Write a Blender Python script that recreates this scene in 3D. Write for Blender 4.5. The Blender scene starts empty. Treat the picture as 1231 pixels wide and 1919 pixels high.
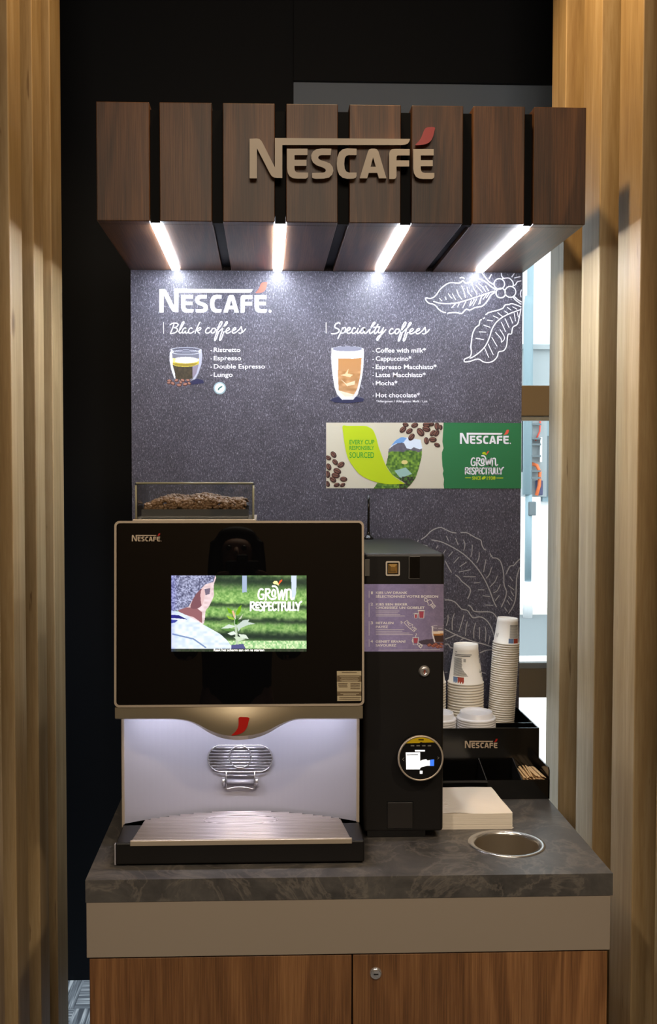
import bpy, bmesh, math, random
import numpy as np
from mathutils import Vector, Matrix
from mathutils.geometry import tessellate_polygon

# ------------------------------------------------------------------ camera, light, exposure
S = bpy.context.scene
COL = S.collection
F_PX, CX, CY, IW, IH = 1950.98, 564.91, 963.78, 1231, 1919
CAM = Vector((-0.15894, -2.66791, 1.65103))
YAW, PITCH, ROLL = 0.0344768, 0.0399140, 0.000413
_f = Vector((math.sin(YAW), math.cos(YAW), 0)); _r = Vector((math.cos(YAW), -math.sin(YAW), 0)); _u = Vector((0, 0, 1))
FWD = _f * math.cos(PITCH) - _u * math.sin(PITCH)
_u2 = _u * math.cos(PITCH) + _f * math.sin(PITCH)
RGT = _r * math.cos(ROLL) + _u2 * math.sin(ROLL)
UPV = _u2 * math.cos(ROLL) - _r * math.sin(ROLL)
cd = bpy.data.cameras.new('camera'); cam = bpy.data.objects.new('camera', cd); COL.objects.link(cam)
cd.sensor_fit = 'HORIZONTAL'; cd.sensor_width = 36.0; cd.lens = F_PX * 36.0 / IW
cd.shift_x = (IW / 2 - CX) / IW; cd.shift_y = (CY - IH / 2) / IW
cd.clip_start = 0.02; cd.clip_end = 100
M = Matrix((RGT, UPV, -FWD)).transposed().to_4x4(); M.translation = CAM
cam.matrix_world = M
S.camera = cam

S.view_settings.view_transform = 'Standard'; S.view_settings.look = 'None'
S.view_settings.exposure = 0.0; S.view_settings.gamma = 1.0; S.view_settings.use_curve_mapping = False
S.cycles.use_denoising = True
S.cycles.max_bounces = 8; S.cycles.diffuse_bounces = 4; S.cycles.glossy_bounces = 4
S.cycles.transparent_max_bounces = 16; S.cycles.transmission_bounces = 6
S.cycles.sample_clamp_indirect = 6.0; S.cycles.caustics_reflective = False; S.cycles.caustics_refractive = False

W = bpy.data.worlds.new('sky'); S.world = W; W.use_nodes = True
W.node_tree.nodes['Background'].inputs[0].default_value = (0.90, 0.96, 1.0, 1)
W.node_tree.nodes['Background'].inputs[1].default_value = 3.6
LED_STRENGTH = 80.0

def lamp(name, kind, loc, target, energy, colour, size=0.1, angle=60, blend=0.6, size_y=None):
    l = bpy.data.lights.new(name, kind); l.energy = energy; l.color = colour
    if kind == 'SPOT': l.spot_size = math.radians(angle); l.spot_blend = blend; l.shadow_soft_size = size
    if kind == 'AREA':
        l.size = size
        if size_y: l.shape = 'RECTANGLE'; l.size_y = size_y
    if kind == 'POINT': l.shadow_soft_size = size
    o = bpy.data.objects.new(name, l); COL.objects.link(o); o.location = loc
    o.rotation_euler = (Vector(target) - Vector(loc)).to_track_quat('-Z', 'Y').to_euler()
    return o
WARM = (1.0, 0.83, 0.63)
lamp('ceiling_spotlight', 'SPOT', (0.05, -0.62, 3.22), (-0.72, -0.25, 2.3), 27, (1, .68, .34), 0.05, 80)
lamp('ceiling_spotlight', 'SPOT', (-0.05, -0.62, 3.22), (0.64, -0.3, 2.35), 58, (1, .68, .34), 0.05, 80)
lamp('ceiling_spotlight', 'SPOT', (0.0, -0.80, 3.22), (0.0, -0.60, 2.3), 11, (1, .74, .46), 0.04, 60)
lamp('ceiling_spotlight', 'SPOT', (0.85, -2.7, 3.2), (0.25, -0.7, 0.75), 112, WARM, 0.06, 36)
lamp('ceiling_spotlight', 'SPOT', (-0.95, -2.7, 3.2), (-0.30, -0.7, 0.75), 92, WARM, 0.06, 36)
lamp('room_ceiling_light', 'AREA', (0.0, -3.3, 3.2), (0.0, -0.9, 1.5), 42, (1, .84, .66), 1.2)
lamp('rear_wall_fill', 'AREA', (0.0, -3.9, 3.1), (0.0, -5.0, 1.4), 28, (1, .80, .55), 1.6)  # added fill: brightens the rear wall so the steel reflects something warm
lamp('passage_floor_fill', 'SPOT', (-0.80, 0.36, 3.25), (-0.80, 0.36, 0.0), 230, (.82, .92, 1), 0.05, 22)  # added cool fill, stands in for daylight on the passage floor

# ------------------------------------------------------------------ helpers
def lin(v):
    v = v / 255.0
    return v / 12.92 if v <= 0.04045 else ((v + 0.055) / 1.055) ** 2.4
def C(r, g, b): return (lin(r), lin(g), lin(b), 1.0)

ORG = {}
def at(px, py, P0=(0, 0, 0), n=(0, -1, 0)):
    """measured photo point -> real point on a plane of the scene"""
    d = FWD + RGT * ((px - CX) / F_PX) - UPV * ((py - CY) / F_PX)
    n = Vector(n); return CAM + d * ((Vector(P0) - CAM).dot(n) / d.dot(n))
def atY(px, py, Y): return at(px, py, (0, Y, 0), (0, -1, 0))
def atZ(px, py, Z): return at(px, py, (0, 0, Z), (0, 0, 1))

class B:
    def __init__(s): s.v = []; s.f = []; s.mi = []; s.sm = []
    def add(s, vs, fs, mi=0, smooth=False):
        k = len(s.v); s.v += [tuple(v) for v in vs]
        for f in fs: s.f.append(tuple(i + k for i in f)); s.mi.append(mi); s.sm.append(smooth)
    def box(s, x0, x1, y0, y1, z0, z1, bev=0.0, mi=0, seg=2):
        if bev <= 0:
            vs = [(x, y, z) for x in (x0, x1) for y in (y0, y1) for z in (z0, z1)]
            s.add(vs, [(0, 1, 3, 2), (4, 6, 7, 5), (0, 4, 5, 1), (2, 3, 7, 6), (0, 2, 6, 4), (1, 5, 7, 3)], mi); return
        bm = bmesh.new(); bmesh.ops.create_cube(bm, size=1)
        for v in bm.verts: v.co = Vector(((x0 + x1) / 2 + v.co.x * (x1 - x0), (y0 + y1) / 2 + v.co.y * (y1 - y0), (z0 + z1) / 2 + v.co.z * (z1 - z0)))
        bmesh.ops.bevel(bm, geom=list(bm.edges), offset=bev, segments=seg, profile=0.5, affect='EDGES')
        s.bm(bm, mi)
    def bm(s, bm, mi=0, smooth=False):
        bm.verts.ensure_lookup_table(); bm.verts.index_update()
        s.add([v.co[:] for v in bm.verts], [[v.index for v in f.verts] for f in bm.faces], mi, smooth); bm.free()
    def tube(s, pts, r, seg=8, closed=False, mi=0, caps=True):
        pts = [Vector(p) for p in pts]; n = len(pts); rr = r if isinstance(r, (list, tuple)) else [r] * n
        vs = []; prev = None
        for i, p in enumerate(pts):
            a = pts[(i - 1) % n] if (closed or i > 0) else p; b = pts[(i + 1) % n] if (closed or i < n - 1) else p
            t = (b - a).normalized()
            if prev is None:
                u = t.cross(Vector((0, 0, 1)));
                if u.length < 1e-3: u = t.cross(Vector((1, 0, 0)))
            else: u = prev - t * prev.dot(t)
            u.normalize(); prev = u; w = t.cross(u)
            for k in range(seg):
                an = 2 * math.pi * k / seg; vs.append(p + (u * math.cos(an) + w * math.sin(an)) * rr[i])
        fs = []
        for i in range(n if closed else n - 1):
            j = (i + 1) % n
            for k in range(seg): fs.append((i * seg + k, i * seg + (k + 1) % seg, j * seg + (k + 1) % seg, j * seg + k))
        s.add(vs, fs, mi, True)
        if caps and not closed:
            k0 = len(s.v) - len(vs)
            s.f.append(tuple(k0 + k for k in reversed(range(seg)))); s.mi.append(mi); s.sm.append(False)
            s.f.append(tuple(k0 + (n - 1) * seg + k for k in range(seg))); s.mi.append(mi); s.sm.append(False)
    def lathe(s, prof, c=(0, 0, 0), seg=40, mi=0, smooth=True, axis='Z'):
        vs = []; n = len(prof)
        for r, z in prof:
            for k in range(seg):
                a = 2 * math.pi * k / seg; x, y = r * math.cos(a), r * math.sin(a)
                vs.append((c[0] + x, c[1] + y, c[2] + z) if axis == 'Z' else (c[0] + x, c[1] - z, c[2] + y))
        fs = [(i * seg + k, i * seg + (k + 1) % seg, (i + 1) * seg + (k + 1) % seg, (i + 1) * seg + k) for i in range(n - 1) for k in range(seg)]
        s.add(vs, fs, mi, smooth)
    def prism(s, poly, f0, f1, mi=0, holes=()):
        """poly: 2D points; f0/f1 map a 2D point to 3D for front and back"""
        loops = [list(poly)] + [list(h) for h in holes]; flat = [p for l in loops for p in l]
        tris = tessellate_polygon([[Vector((p[0], p[1], 0)) for p in l] for l in loops])
        n = len(flat); s.add([f0(p) for p in flat] + [f1(p) for p in flat], [tuple(t) for t in tris] + [tuple(i + n for i in reversed(t)) for t in tris], mi)
        k = 0
        for l in loops:
            m = len(l); base = len(s.v) - 2 * n + k
            for i in range(m):
                j = (i + 1) % m; s.f.append((base + i, base + j, base + n + j, base + n + i)); s.mi.append(mi); s.sm.append(False)
            k += m
    def flat(s, poly, fn, mi=0, holes=()):
        loops = [list(poly)] + [list(h) for h in holes]; pl = [p for l in loops for p in l]
        tris = tessellate_polygon([[Vector((p[0], p[1], 0)) for p in l] for l in loops])
        s.add([fn(p) for p in pl], [tuple(t) for t in tris], mi)
    def build(s, name, m, parent=None, col=None, normals=True):
        o0 = ORG[parent.name] if parent else Vector((0, 0, 0))
        me = bpy.data.meshes.new(name)
        me.from_pydata([(v[0] - o0[0], v[1] - o0[1], v[2] - o0[2]) for v in s.v], [], s.f)
        for mm in (m if isinstance(m, (list, tuple)) else [m]): me.materials.append(mm)
        me.polygons.foreach_set('material_index', s.mi); me.polygons.foreach_set('use_smooth', s.sm)
        me.update()
        if normals:
            b = bmesh.new(); b.from_mesh(me); bmesh.ops.recalc_face_normals(b, faces=b.faces); b.to_mesh(me); b.free()
        o = bpy.data.objects.new(name, me); COL.objects.link(o)
        if parent: o.parent = parent
        ORG[o.name] = o0
        return o

def tag(o, label=None, cat=None, group=None, kind=None):
    if label: o['label'] = label
    if cat: o['category'] = cat
    if group: o['group'] = group
    if kind: o['kind'] = kind
    return o
def thing(name, label, cat, loc=(0, 0, 0), group=None):
    o = bpy.data.objects.new(name, None); COL.objects.link(o); o.location = loc; o.empty_display_size = 0.05
    ORG[o.name] = Vector(loc); return tag(o, label, cat, group)
def struct(b, name, m): return tag(b.build(name, m), kind='structure')

def smooth2(pts, n=6, closed=False):
    P = [Vector((p[0], p[1], 0)) for p in pts]
    if len(P) < 3: return [(p.x, p.y) for p in P]
    out = []; N = len(P)
    for i in range(N if closed else N - 1):
        g = (lambda k: P[k % N]) if closed else (lambda k: P[min(max(k, 0), N - 1)])
        a, b, c, d = g(i - 1), g(i), g(i + 1), g(i + 2)
        for k in range(n):
            t = k / n
            q = 0.5 * ((2 * b) + (c - a) * t + (2 * a - 5 * b + 4 * c - d) * t * t + (3 * b - a - 3 * c + d) * t ** 3)
            out.append((q.x, q.y))
    if not closed: out.append((P[-1].x, P[-1].y))
    return out
def ribbon(b, pts, w, fn, mi=0, sm=6):
    """flat pen stroke with round ends"""
    p = smooth2(pts, sm); p = [Vector((q[0], q[1])) for q in p]; n = len(p); h = w / 2
    vs = []
    for i in range(n):
        t = p[min(i + 1, n - 1)] - p[max(i - 1, 0)]
        if t.length < 1e-9: t = Vector((1, 0))
        t.normalize(); m = Vector((-t.y, t.x)); vs += [p[i] + m * h, p[i] - m * h]
    b.add([fn(v) for v in vs], [(2 * i, 2 * i + 1, 2 * i + 3, 2 * i + 2) for i in range(n - 1)], mi)
    for e in (p[0], p[-1]):
        b.add([fn(e + Vector((math.cos(a), math.sin(a))) * h) for a in [k * math.pi / 4 for k in range(8)]], [tuple(range(8))], mi)
def ellipse(cx, cy, rx, ry, rot=0, n=20):
    c, s_ = math.cos(rot), math.sin(rot)
    return [(cx + rx * math.cos(a) * c - ry * math.sin(a) * s_, cy + rx * math.cos(a) * s_ + ry * math.sin(a) * c) for a in [2 * math.pi * k / n for k in range(n)]]

_txt = {}
def text_data(body, bold):
    if (body, bold) not in _txt:
        cu = bpy.data.curves.new('t', 'FONT'); cu.body = body; cu.offset = bold; cu.resolution_u = 3; cu.fill_mode = 'FRONT'
        o = bpy.data.objects.new('t', cu); me = o.to_mesh()
        vs = [(v.co.x, v.co.y) for v in me.vertices]; fs = [tuple(p.vertices) for p in me.polygons]
        o.to_mesh_clear(); bpy.data.objects.remove(o); bpy.data.curves.remove(cu)
        _txt[(body, bold)] = (vs, fs)
    return _txt[(body, bold)]
def text(b, body, x0, x1, ybase, cap, fn, mi=0, bold=0.012):
    """write body between x0 and x1 (photo px) on the baseline, capitals cap px tall"""
    vs, fs = text_data(body, bold)
    if not vs: return
    a0 = min(v[0] for v in vs); a1 = max(v[0] for v in vs); k = cap / 0.72
    b.add([fn((x0 + (v[0] - a0) / (a1 - a0) * (x1 - x0), ybase - v[1] * k)) for v in vs], fs, mi)

# ------------------------------------------------------------------ materials
def mat(name, base=(.8, .8, .8, 1), rough=.5, metal=0.0, spec=.5, emit=None, es=0.0, coat=0.0):
    m = bpy.data.materials.new(name); m.use_nodes = True; p = m.node_tree.nodes['Principled BSDF']
    p.inputs['Base Color'].default_value = base; p.inputs['Roughness'].default_value = rough
    p.inputs['Metallic'].default_value = metal; p.inputs['Specular IOR Level'].default_value = spec
    p.inputs['Coat Weight'].default_value = coat
    if emit: p.inputs['Emission Color'].default_value = emit; p.inputs['Emission Strength'].default_value = es
    return m
def nodes(m): return m.node_tree.nodes, m.node_tree.links, m.node_tree.nodes['Principled BSDF']
def ramp(N, stops):
    r = N.new('ShaderNodeValToRGB'); e = r.color_ramp.elements
    e[0].position, e[0].color = stops[0]; e[1].position, e[1].color = stops[-1]
    for p, c in stops[1:-1]: x = e.new(p); x.color = c
    return r
def coords(N, L, scale, fold=False, seed=True):
    tc = N.new('ShaderNodeTexCoord'); src = tc.outputs['Object']
    if fold:   # grain that turns the corner from the front face to the underside
        sx = N.new('ShaderNodeSeparateXYZ'); L.new(src, sx.inputs[0]); d = N.new('ShaderNodeMath'); d.operation = 'SUBTRACT'
        L.new(sx.outputs[2], d.inputs[0]); L.new(sx.outputs[1], d.inputs[1])
        cx = N.new('ShaderNodeCombineXYZ'); L.new(sx.outputs[0], cx.inputs[0]); L.new(d.outputs[0], cx.inputs[2]); src = cx.outputs[0]
    if seed:
        oi = N.new('ShaderNodeObjectInfo'); mu = N.new('ShaderNodeMath'); mu.operation = 'MULTIPLY'; mu.inputs[1].default_value = 37.0
        L.new(oi.outputs['Random'], mu.inputs[0]); ad = N.new('ShaderNodeVectorMath'); ad.operation = 'ADD'
        L.new(src, ad.inputs[0]); L.new(mu.outputs[0], ad.inputs[1]); src = ad.outputs[0]
    mp = N.new('ShaderNodeMapping'); mp.inputs['Scale'].default_value = scale; L.new(src, mp.inputs[0])
    return mp.outputs[0]
def noise(N, L, vec, scale, detail=6, rough=.6, dist=0.0):
    n = N.new('ShaderNodeTexNoise'); n.inputs['Scale'].default_value = scale; n.inputs['Detail'].default_value = detail
    n.inputs['Roughness'].default_value = rough; n.inputs['Distortion'].default_value = dist; L.new(vec, n.inputs['Vector']); return n.outputs[0]
def mixc(N, L, a, b, fac, mode='MULTIPLY'):
    m = N.new('ShaderNodeMix'); m.data_type = 'RGBA'; m.blend_type = mode
    if isinstance(fac, (int, float)): m.inputs[0].default_value = fac
    else: L.new(fac, m.inputs[0])
    for i, s in ((6, a), (7, b)):
        if isinstance(s, tuple): m.inputs[i].default_value = s
        else: L.new(s, m.inputs[i])
    return m.outputs[2]
def bump(N, L, p, h, strength=.15, dist=.002):
    b = N.new('ShaderNodeBump'); b.inputs['Strength'].default_value = strength; b.inputs['Distance'].default_value = dist
    L.new(h, b.inputs['Height']); L.new(b.outputs[0], p.inputs['Normal'])
def wood(name, dark, mid, light, fold=False, rough=.45, knots=False, ring=9.0):
    m = mat(name, rough=rough); N, L, p = nodes(m)
    v1 = coords(N, L, (1, 1, .10), fold); v2 = coords(N, L, (1, 1, .018), fold)
    big = noise(N, L, v1, ring, 3, .5, .9)
    wv = N.new('ShaderNodeMath'); wv.operation = 'MULTIPLY'; wv.inputs[1].default_value = 34.0; L.new(big, wv.inputs[0])
    sn = N.new('ShaderNodeMath'); sn.operation = 'SINE'; L.new(wv.outputs[0], sn.inputs[0])
    mr = N.new('ShaderNodeMapRange'); mr.inputs[1].default_value = -1; L.new(sn.outputs[0], mr.inputs[0])
    fine = noise(N, L, v2, 420, 4, .65)
    col = ramp(N, [(0.2, dark), (.5, mid), (.8, light)])
    cmb = N.new('ShaderNodeMath'); cmb.operation = 'MULTIPLY_ADD'; cmb.inputs[1].default_value = .20; L.new(mr.outputs[0], cmb.inputs[0])
    hf = N.new('ShaderNodeMath'); hf.operation = 'MULTIPLY'; hf.inputs[1].default_value = .80
    L.new(fine, hf.inputs[0]); L.new(hf.outputs[0], cmb.inputs[2]); L.new(cmb.outputs[0], col.inputs[0])
    c = col.outputs[0]
    blot = ramp(N, [(.3, (.62, .6, .58, 1)), (.7, (1.12, 1.1, 1.06, 1))]); L.new(noise(N, L, v1, 5.5, 3, .5), blot.inputs[0])
    c = mixc(N, L, c, blot.outputs[0], 1.0)
    if knots:
        vk = coords(N, L, (1, 1, .55)); vo = N.new('ShaderNodeTexVoronoi'); vo.inputs['Scale'].default_value = 5.5; L.new(vk, vo.inputs['Vector'])
        kr = ramp(N, [(.0, (.22, .16, .12, 1)), (.05, (.4, .33, .28, 1)), (.10, (1, 1, 1, 1))]); L.new(vo.outputs['Distance'], kr.inputs[0])
        c = mixc(N, L, c, kr.outputs[0], .85)
        cr = ramp(N, [(.66, (1, 1, 1, 1)), (.74, (.42, .36, .3, 1))]); L.new(noise(N, L, v2, 130, 2, .4), cr.inputs[0])
        c = mixc(N, L, c, cr.outputs[0], .55)
    L.new(c, p.inputs['Base Color']); bump(N, L, p, fine, .12, .001)
    return m

M_WALNUT = wood('walnut cladding', C(44, 28, 17), C(90, 59, 37), C(130, 90, 58), fold=True, rough=.42)
M_DOOR = wood('walnut doors', C(80, 51, 28), C(130, 90, 55), C(164, 120, 78), ring=7)
def oak():
    m = mat('rustic oak', rough=.5); N, L, p = nodes(m)
    v1 = coords(N, L, (1, 1, .07)); v2 = coords(N, L, (1, 1, .05)); v3 = coords(N, L, (1, 1, .3))
    n1 = noise(N, L, v1, 15, 6, .6, 1.6); n2 = noise(N, L, v2, 240, 3, .6)
    a = N.new('ShaderNodeMath'); a.operation = 'MULTIPLY_ADD'; a.inputs[1].default_value = .28; L.new(n2, a.inputs[0])
    h = N.new('ShaderNodeMath'); h.operation = 'MULTIPLY'; h.inputs[1].default_value = .72; L.new(n1, h.inputs[0]); L.new(h.outputs[0], a.inputs[2])
    r = ramp(N, [(.30, C(162, 132, 90)), (.5, C(188, 160, 116)), (.7, C(210, 186, 146))]); L.new(a.outputs[0], r.inputs[0]); c = r.outputs[0]
    bl = ramp(N, [(.3, (.80, .78, .74, 1)), (.7, (1.08, 1.08, 1.08, 1))]); L.new(noise(N, L, v3, 3.2, 4, .6), bl.inputs[0]); c = mixc(N, L, c, bl.outputs[0], 1.0)
    cr = ramp(N, [(.70, (1, 1, 1, 1)), (.75, (.38, .30, .22, 1))]); L.new(noise(N, L, coords(N, L, (1, 1, .07)), 95, 3, .5, .4), cr.inputs[0]); c = mixc(N, L, c, cr.outputs[0], .7)
    vo = N.new('ShaderNodeTexVoronoi'); vo.inputs['Scale'].default_value = 4.2; L.new(coords(N, L, (1, 1, .6)), vo.inputs['Vector'])
    kr = ramp(N, [(.0, (.25, .18, .12, 1)), (.045, (.5, .4, .32, 1)), (.09, (1, 1, 1, 1))]); L.new(vo.outputs['Distance'], kr.inputs[0]); c = mixc(N, L, c, kr.outputs[0], .8)
    L.new(c, p.inputs['Base Color']); bump(N, L, p, n2, .12, .001); return m
M_OAK = oak()
M_BLACKWALL = mat('black paint', C(17, 21, 28), .6, 0, .25)
M_BLACK = mat('black satin metal', C(20, 18, 17), .42, 0, .35)
M_BLACKG = mat('black acrylic', C(9, 9, 9), .12)
M_CORE = mat('black canopy core', C(4, 4, 5), .5, 0, .08)
M_GLASSBLK = mat('black glass', (.0025, .0025, .003, 1), .015, 0, .5)
M_CHAMP = mat('champagne aluminium', C(188, 174, 156), .38, .45)
M_STEEL = mat('brushed steel', C(206, 194, 168), .30, .9)
M_CHROME = mat('bright steel', C(215, 212, 212), .2, .8)
M_SILVER = mat('silver lacquer', C(176, 174, 182), .38, .35)
M_TAUPE = mat('taupe laminate', C(146, 134, 120), .5)
M_WHITEP = mat('white print', C(238, 236, 240), .6)
M_BEIGEP = mat('champagne print', C(190, 172, 150), .45)
M_SIGN = mat('sign letters', C(208, 198, 186), .5)
M_RED = mat('red accent', C(172, 24, 18), .35)
M_CORAL = mat('coral red print', C(226, 84, 66), .6)
M_GREEN = mat('green banner', C(32, 112, 62), .55)
M_LINEN = mat('linen banner', C(205, 198, 176), .7)
M_LIME = mat('lime leaf', C(182, 204, 0), .55)
M_GREENT = mat('green letters', C(56, 160, 40), .6)
M_CUP = mat('white paper cup', C(232, 226, 214), .55)
M_LID = mat('white plastic lid', C(232, 232, 236), .3)
M_INK = mat('grey cup ink', C(128, 130, 126), .7)
M_INKD = mat('dark cup ink', C(60, 62, 62), .7)
M_BLUEM = mat('blue cup mark', C(112, 138, 178), .7)
M_REDM = mat('red cup mark', C(180, 74, 54), .7)
M_GREY = mat('grey painted beam', C(140, 158, 182), .5)
M_FRAME = mat('brown window frame', C(172, 154, 128), .5)
M_OUTW = mat('white render', C(236, 238, 240), .8)
M_OUTG = mat('pale grey render', C(150, 158, 162), .8)
M_ROAD = mat('pale asphalt', C(112, 120, 124), .9)
M_PAVE = mat('light paving', C(228, 222, 214), .9)
M_PIPE = mat('grey pipe', C(128, 150, 160), .6)
M_DARKWIN = mat('street window pane', C(80, 92, 98), .2)
M_ORANGE = mat('orange cable', C(220, 110, 60), .6)
M_SKIN = mat('skin', C(222, 176, 150), .5)
M_HAIR = mat('dark brown hair', C(24, 17, 14), .5)
M_COAT = mat('black clothing', C(20, 20, 22), .8)
M_WOODST = mat('birch stirrer', C(216, 180, 132), .7)
M_BEAN = mat('roasted coffee bean', C(136, 104, 76), .4)
M_BED = mat('dark bean bed', C(38, 26, 18), .7)
M_GOLD = mat('brass button', C(200, 160, 96), .25, .8)
M_LED = mat('led light', (1, 1, 1, 1), .5, emit=(.82, .89, 1.0, 1), es=LED_STRENGTH)

# slate: dark worktop stone with worn pale veins
def slate(name, a, b_, c_, rough):
    m = mat(name, rough=rough); N, L, p = nodes(m); v = coords(N, L, (1, 1, 1), seed=False)
    r = ramp(N, [(.3, a), (.55, b_), (.8, c_)]); n1 = noise(N, L, v, 7, 12, .68, .8); L.new(n1, r.inputs[0])
    vr = ramp(N, [(.47, (0, 0, 0, 1)), (.5, (.55, .55, .55, 1)), (.53, (0, 0, 0, 1))]); L.new(noise(N, L, v, 6.5, 6, .6, 1.4), vr.inputs[0])
    c = mixc(N, L, r.outputs[0], C(150, 140, 128), vr.outputs[0], 'MIX')
    L.new(mixc(N, L, r.outputs[0], c, .45, 'MIX'), p.inputs['Base Color']); bump(N, L, p, n1, .35, .003); return m
M_SLATE = slate('slate worktop', C(48, 46, 46), C(82, 79, 76), C(122, 114, 104), .36)
# menu board: charcoal with fine pale fibres
def board():
    m = mat('charcoal fibre print', rough=.42); N, L, p = nodes(m)
    v = coords(N, L, (1, 1, .42), seed=False); v2 = coords(N, L, (1, 1, 1), seed=False)
    r = ramp(N, [(.36, C(56, 54, 63)), (.56, C(84, 81, 93)), (.74, C(178, 176, 190))]); L.new(noise(N, L, v, 430, 3, .7, .9), r.inputs[0])
    b2 = ramp(N, [(.3, (.72, .72, .72, 1)), (.7, (1.1, 1.1, 1.1, 1))]); L.new(noise(N, L, v2, 14, 8, .65), b2.inputs[0])
    L.new(mixc(N, L, r.outputs[0], b2.outputs[0], 1.0), p.inputs['Base Color']); return m
M_BOARD = board()
# striped carpet tiles, every other tile turned
def carpet():
    m = mat('striped carpet tiles', rough=.9); N, L, p = nodes(m)
    tc = N.new('ShaderNodeTexCoord'); ck = N.new('ShaderNodeTexChecker'); ck.inputs['Scale'].default_value = 4.0; L.new(tc.outputs['Object'], ck.inputs['Vector'])
    cs = []
    for sc in ((150, 5, 1), (5, 150, 1)):
        mp = N.new('ShaderNodeMapping'); mp.inputs['Scale'].default_value = sc; L.new(tc.outputs['Object'], mp.inputs[0])
        cs.append(noise(N, L, mp.outputs[0], 1.0, 2, .5))
    mx = mixc(N, L, cs[0], cs[1], ck.outputs['Fac'], 'MIX')
    r = ramp(N, [(.38, C(92, 98, 106)), (.55, C(158, 166, 174)), (.66, C(224, 230, 234))]); L.new(mx, r.inputs[0]); L.new(r.outputs[0], p.inputs['Base Color']); return m
M_CARPET = carpet()
def clear(name, tint, gl=.9):
    m = bpy.data.materials.new(name); m.use_nodes = True; N, L = m.node_tree.nodes, m.node_tree.links
    N.remove(N['Principled BSDF']); t = N.new('ShaderNodeBsdfTransparent'); t.inputs[0].default_value = tint
    g = N.new('ShaderNodeBsdfGlossy'); g.inputs['Roughness'].default_value = .03; f = N.new('ShaderNodeFresnel'); f.inputs[0].default_value = 1.45
    k = N.new('ShaderNodeMath'); k.operation = 'MULTIPLY'; k.inputs[1].default_value = gl; L.new(f.outputs[0], k.inputs[0])
    x = N.new('ShaderNodeMixShader'); L.new(k.outputs[0], x.inputs[0]); L.new(t.outputs[0], x.inputs[1]); L.new(g.outputs[0], x.inputs[2])
    L.new(x.outputs[0], N['Material Output'].inputs[0]); return m
M_PLASTIC = clear('clear smoked plastic', (.93, .94, .93, 1))
M_PANE = clear('window glass', (.97, .99, .98, 1))
def picmat(name, emission=0.0):
    m = mat(name, rough=.55); N, L, p = nodes(m); a = N.new('ShaderNodeAttribute'); a.attribute_name = 'pic'
    if emission:
        p.inputs['Base Color'].default_value = (.01, .01, .01, 1); p.inputs['Roughness'].default_value = .1
        L.new(a.outputs['Color'], p.inputs['Emission Color']); p.inputs['Emission Strength'].default_value = emission
    else: L.new(a.outputs['Color'], p.inputs['Base Color'])
    return m
M_PIC = picmat('printed picture'); M_SCREEN = picmat('lit screen picture', 1.15)

def inside(poly, X, Y):
    r = np.zeros(X.shape, bool); n = len(poly)
    for i in range(n):
        x0, y0 = poly[i]; x1, y1 = poly[(i + 1) % n]
        if y0 == y1: continue
        c = ((y0 > Y) != (y1 > Y)) & (X < (x1 - x0) * (Y - y0) / (y1 - y0) + x0); r ^= c
    return r
def picture(name, box, step, paint, fn, m, parent, mask=None):
    """a printed (or lit) picture: a fine mesh that carries the picture's own colours"""
    x0, y0, x1, y1 = box; nx = int((x1 - x0) / step) + 1; ny = int((y1 - y0) / step) + 1
    X, Y = np.meshgrid(np.linspace(x0, x1, nx), np.linspace(y0, y1, ny)); img = np.clip(paint(X, Y), 0, 255) / 255.0
    img = np.where(img <= .04045, img / 12.92, ((img + .055) / 1.055) ** 2.4)
    o0 = ORG[parent.name]; P = np.array([tuple(fn((x, y)) - o0) for x, y in ((x0, y0), (x1, y0), (x0, y1), (x1, y1))])
    U = ((X - x0) / (x1 - x0))[..., None]; V = ((Y - y0) / (y1 - y0))[..., None]
    co = (P[0] * (1 - U) + P[1] * U) * (1 - V) + (P[2] * (1 - U) + P[3] * U) * V
    idx = np.arange(nx * ny).reshape(ny, nx); q = np.stack([idx[:-1, :-1], idx[1:, :-1], idx[1:, 1:], idx[:-1, 1:]], -1).reshape(-1, 4)
    if mask is not None:
        k = inside(mask, (X[:-1, :-1] + X[1:, 1:]) / 2, (Y[:-1, :-1] + Y[1:, 1:]) / 2).reshape(-1); q = q[k]
    me = bpy.data.meshes.new(name); me.from_pydata(co.reshape(-1, 3).tolist(), [], q.tolist())
    ca = me.color_attributes.new('pic', 'FLOAT_COLOR', 'POINT'); a = np.ones((nx * ny, 4), np.float32); a[:, :3] = img.reshape(-1, 3); ca.data.foreach_set('color', a.ravel())
    me.materials.append(m); me.update(); o = bpy.data.objects.new(name, me); COL.objects.link(o); o.parent = parent; ORG[o.name] = o0; return o
RNG = np.random.RandomState(5)
def vnoise(X, Y, s, seed=0):
    g = np.random.RandomState(seed).rand(64, 64); x = X / s; y = Y / s; i = np.floor(x).astype(int); j = np.floor(y).astype(int); fx = x - i; fy = y - j
    fx = fx * fx * (3 - 2 * fx); fy = fy * fy * (3 - 2 * fy); G = lambda a, b: g[b % 64, a % 64]
    return (G(i, j) * (1 - fx) + G(i + 1, j) * fx) * (1 - fy) + (G(i, j + 1) * (1 - fx) + G(i + 1, j + 1) * fx) * fy
def put(img, mask, col, a=1.0):
    m = (mask * a)[..., None]; img[:] = img * (1 - m) + np.array(col, float) * m if not isinstance(col, np.ndarray) else img * (1 - m) + col * m

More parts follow.
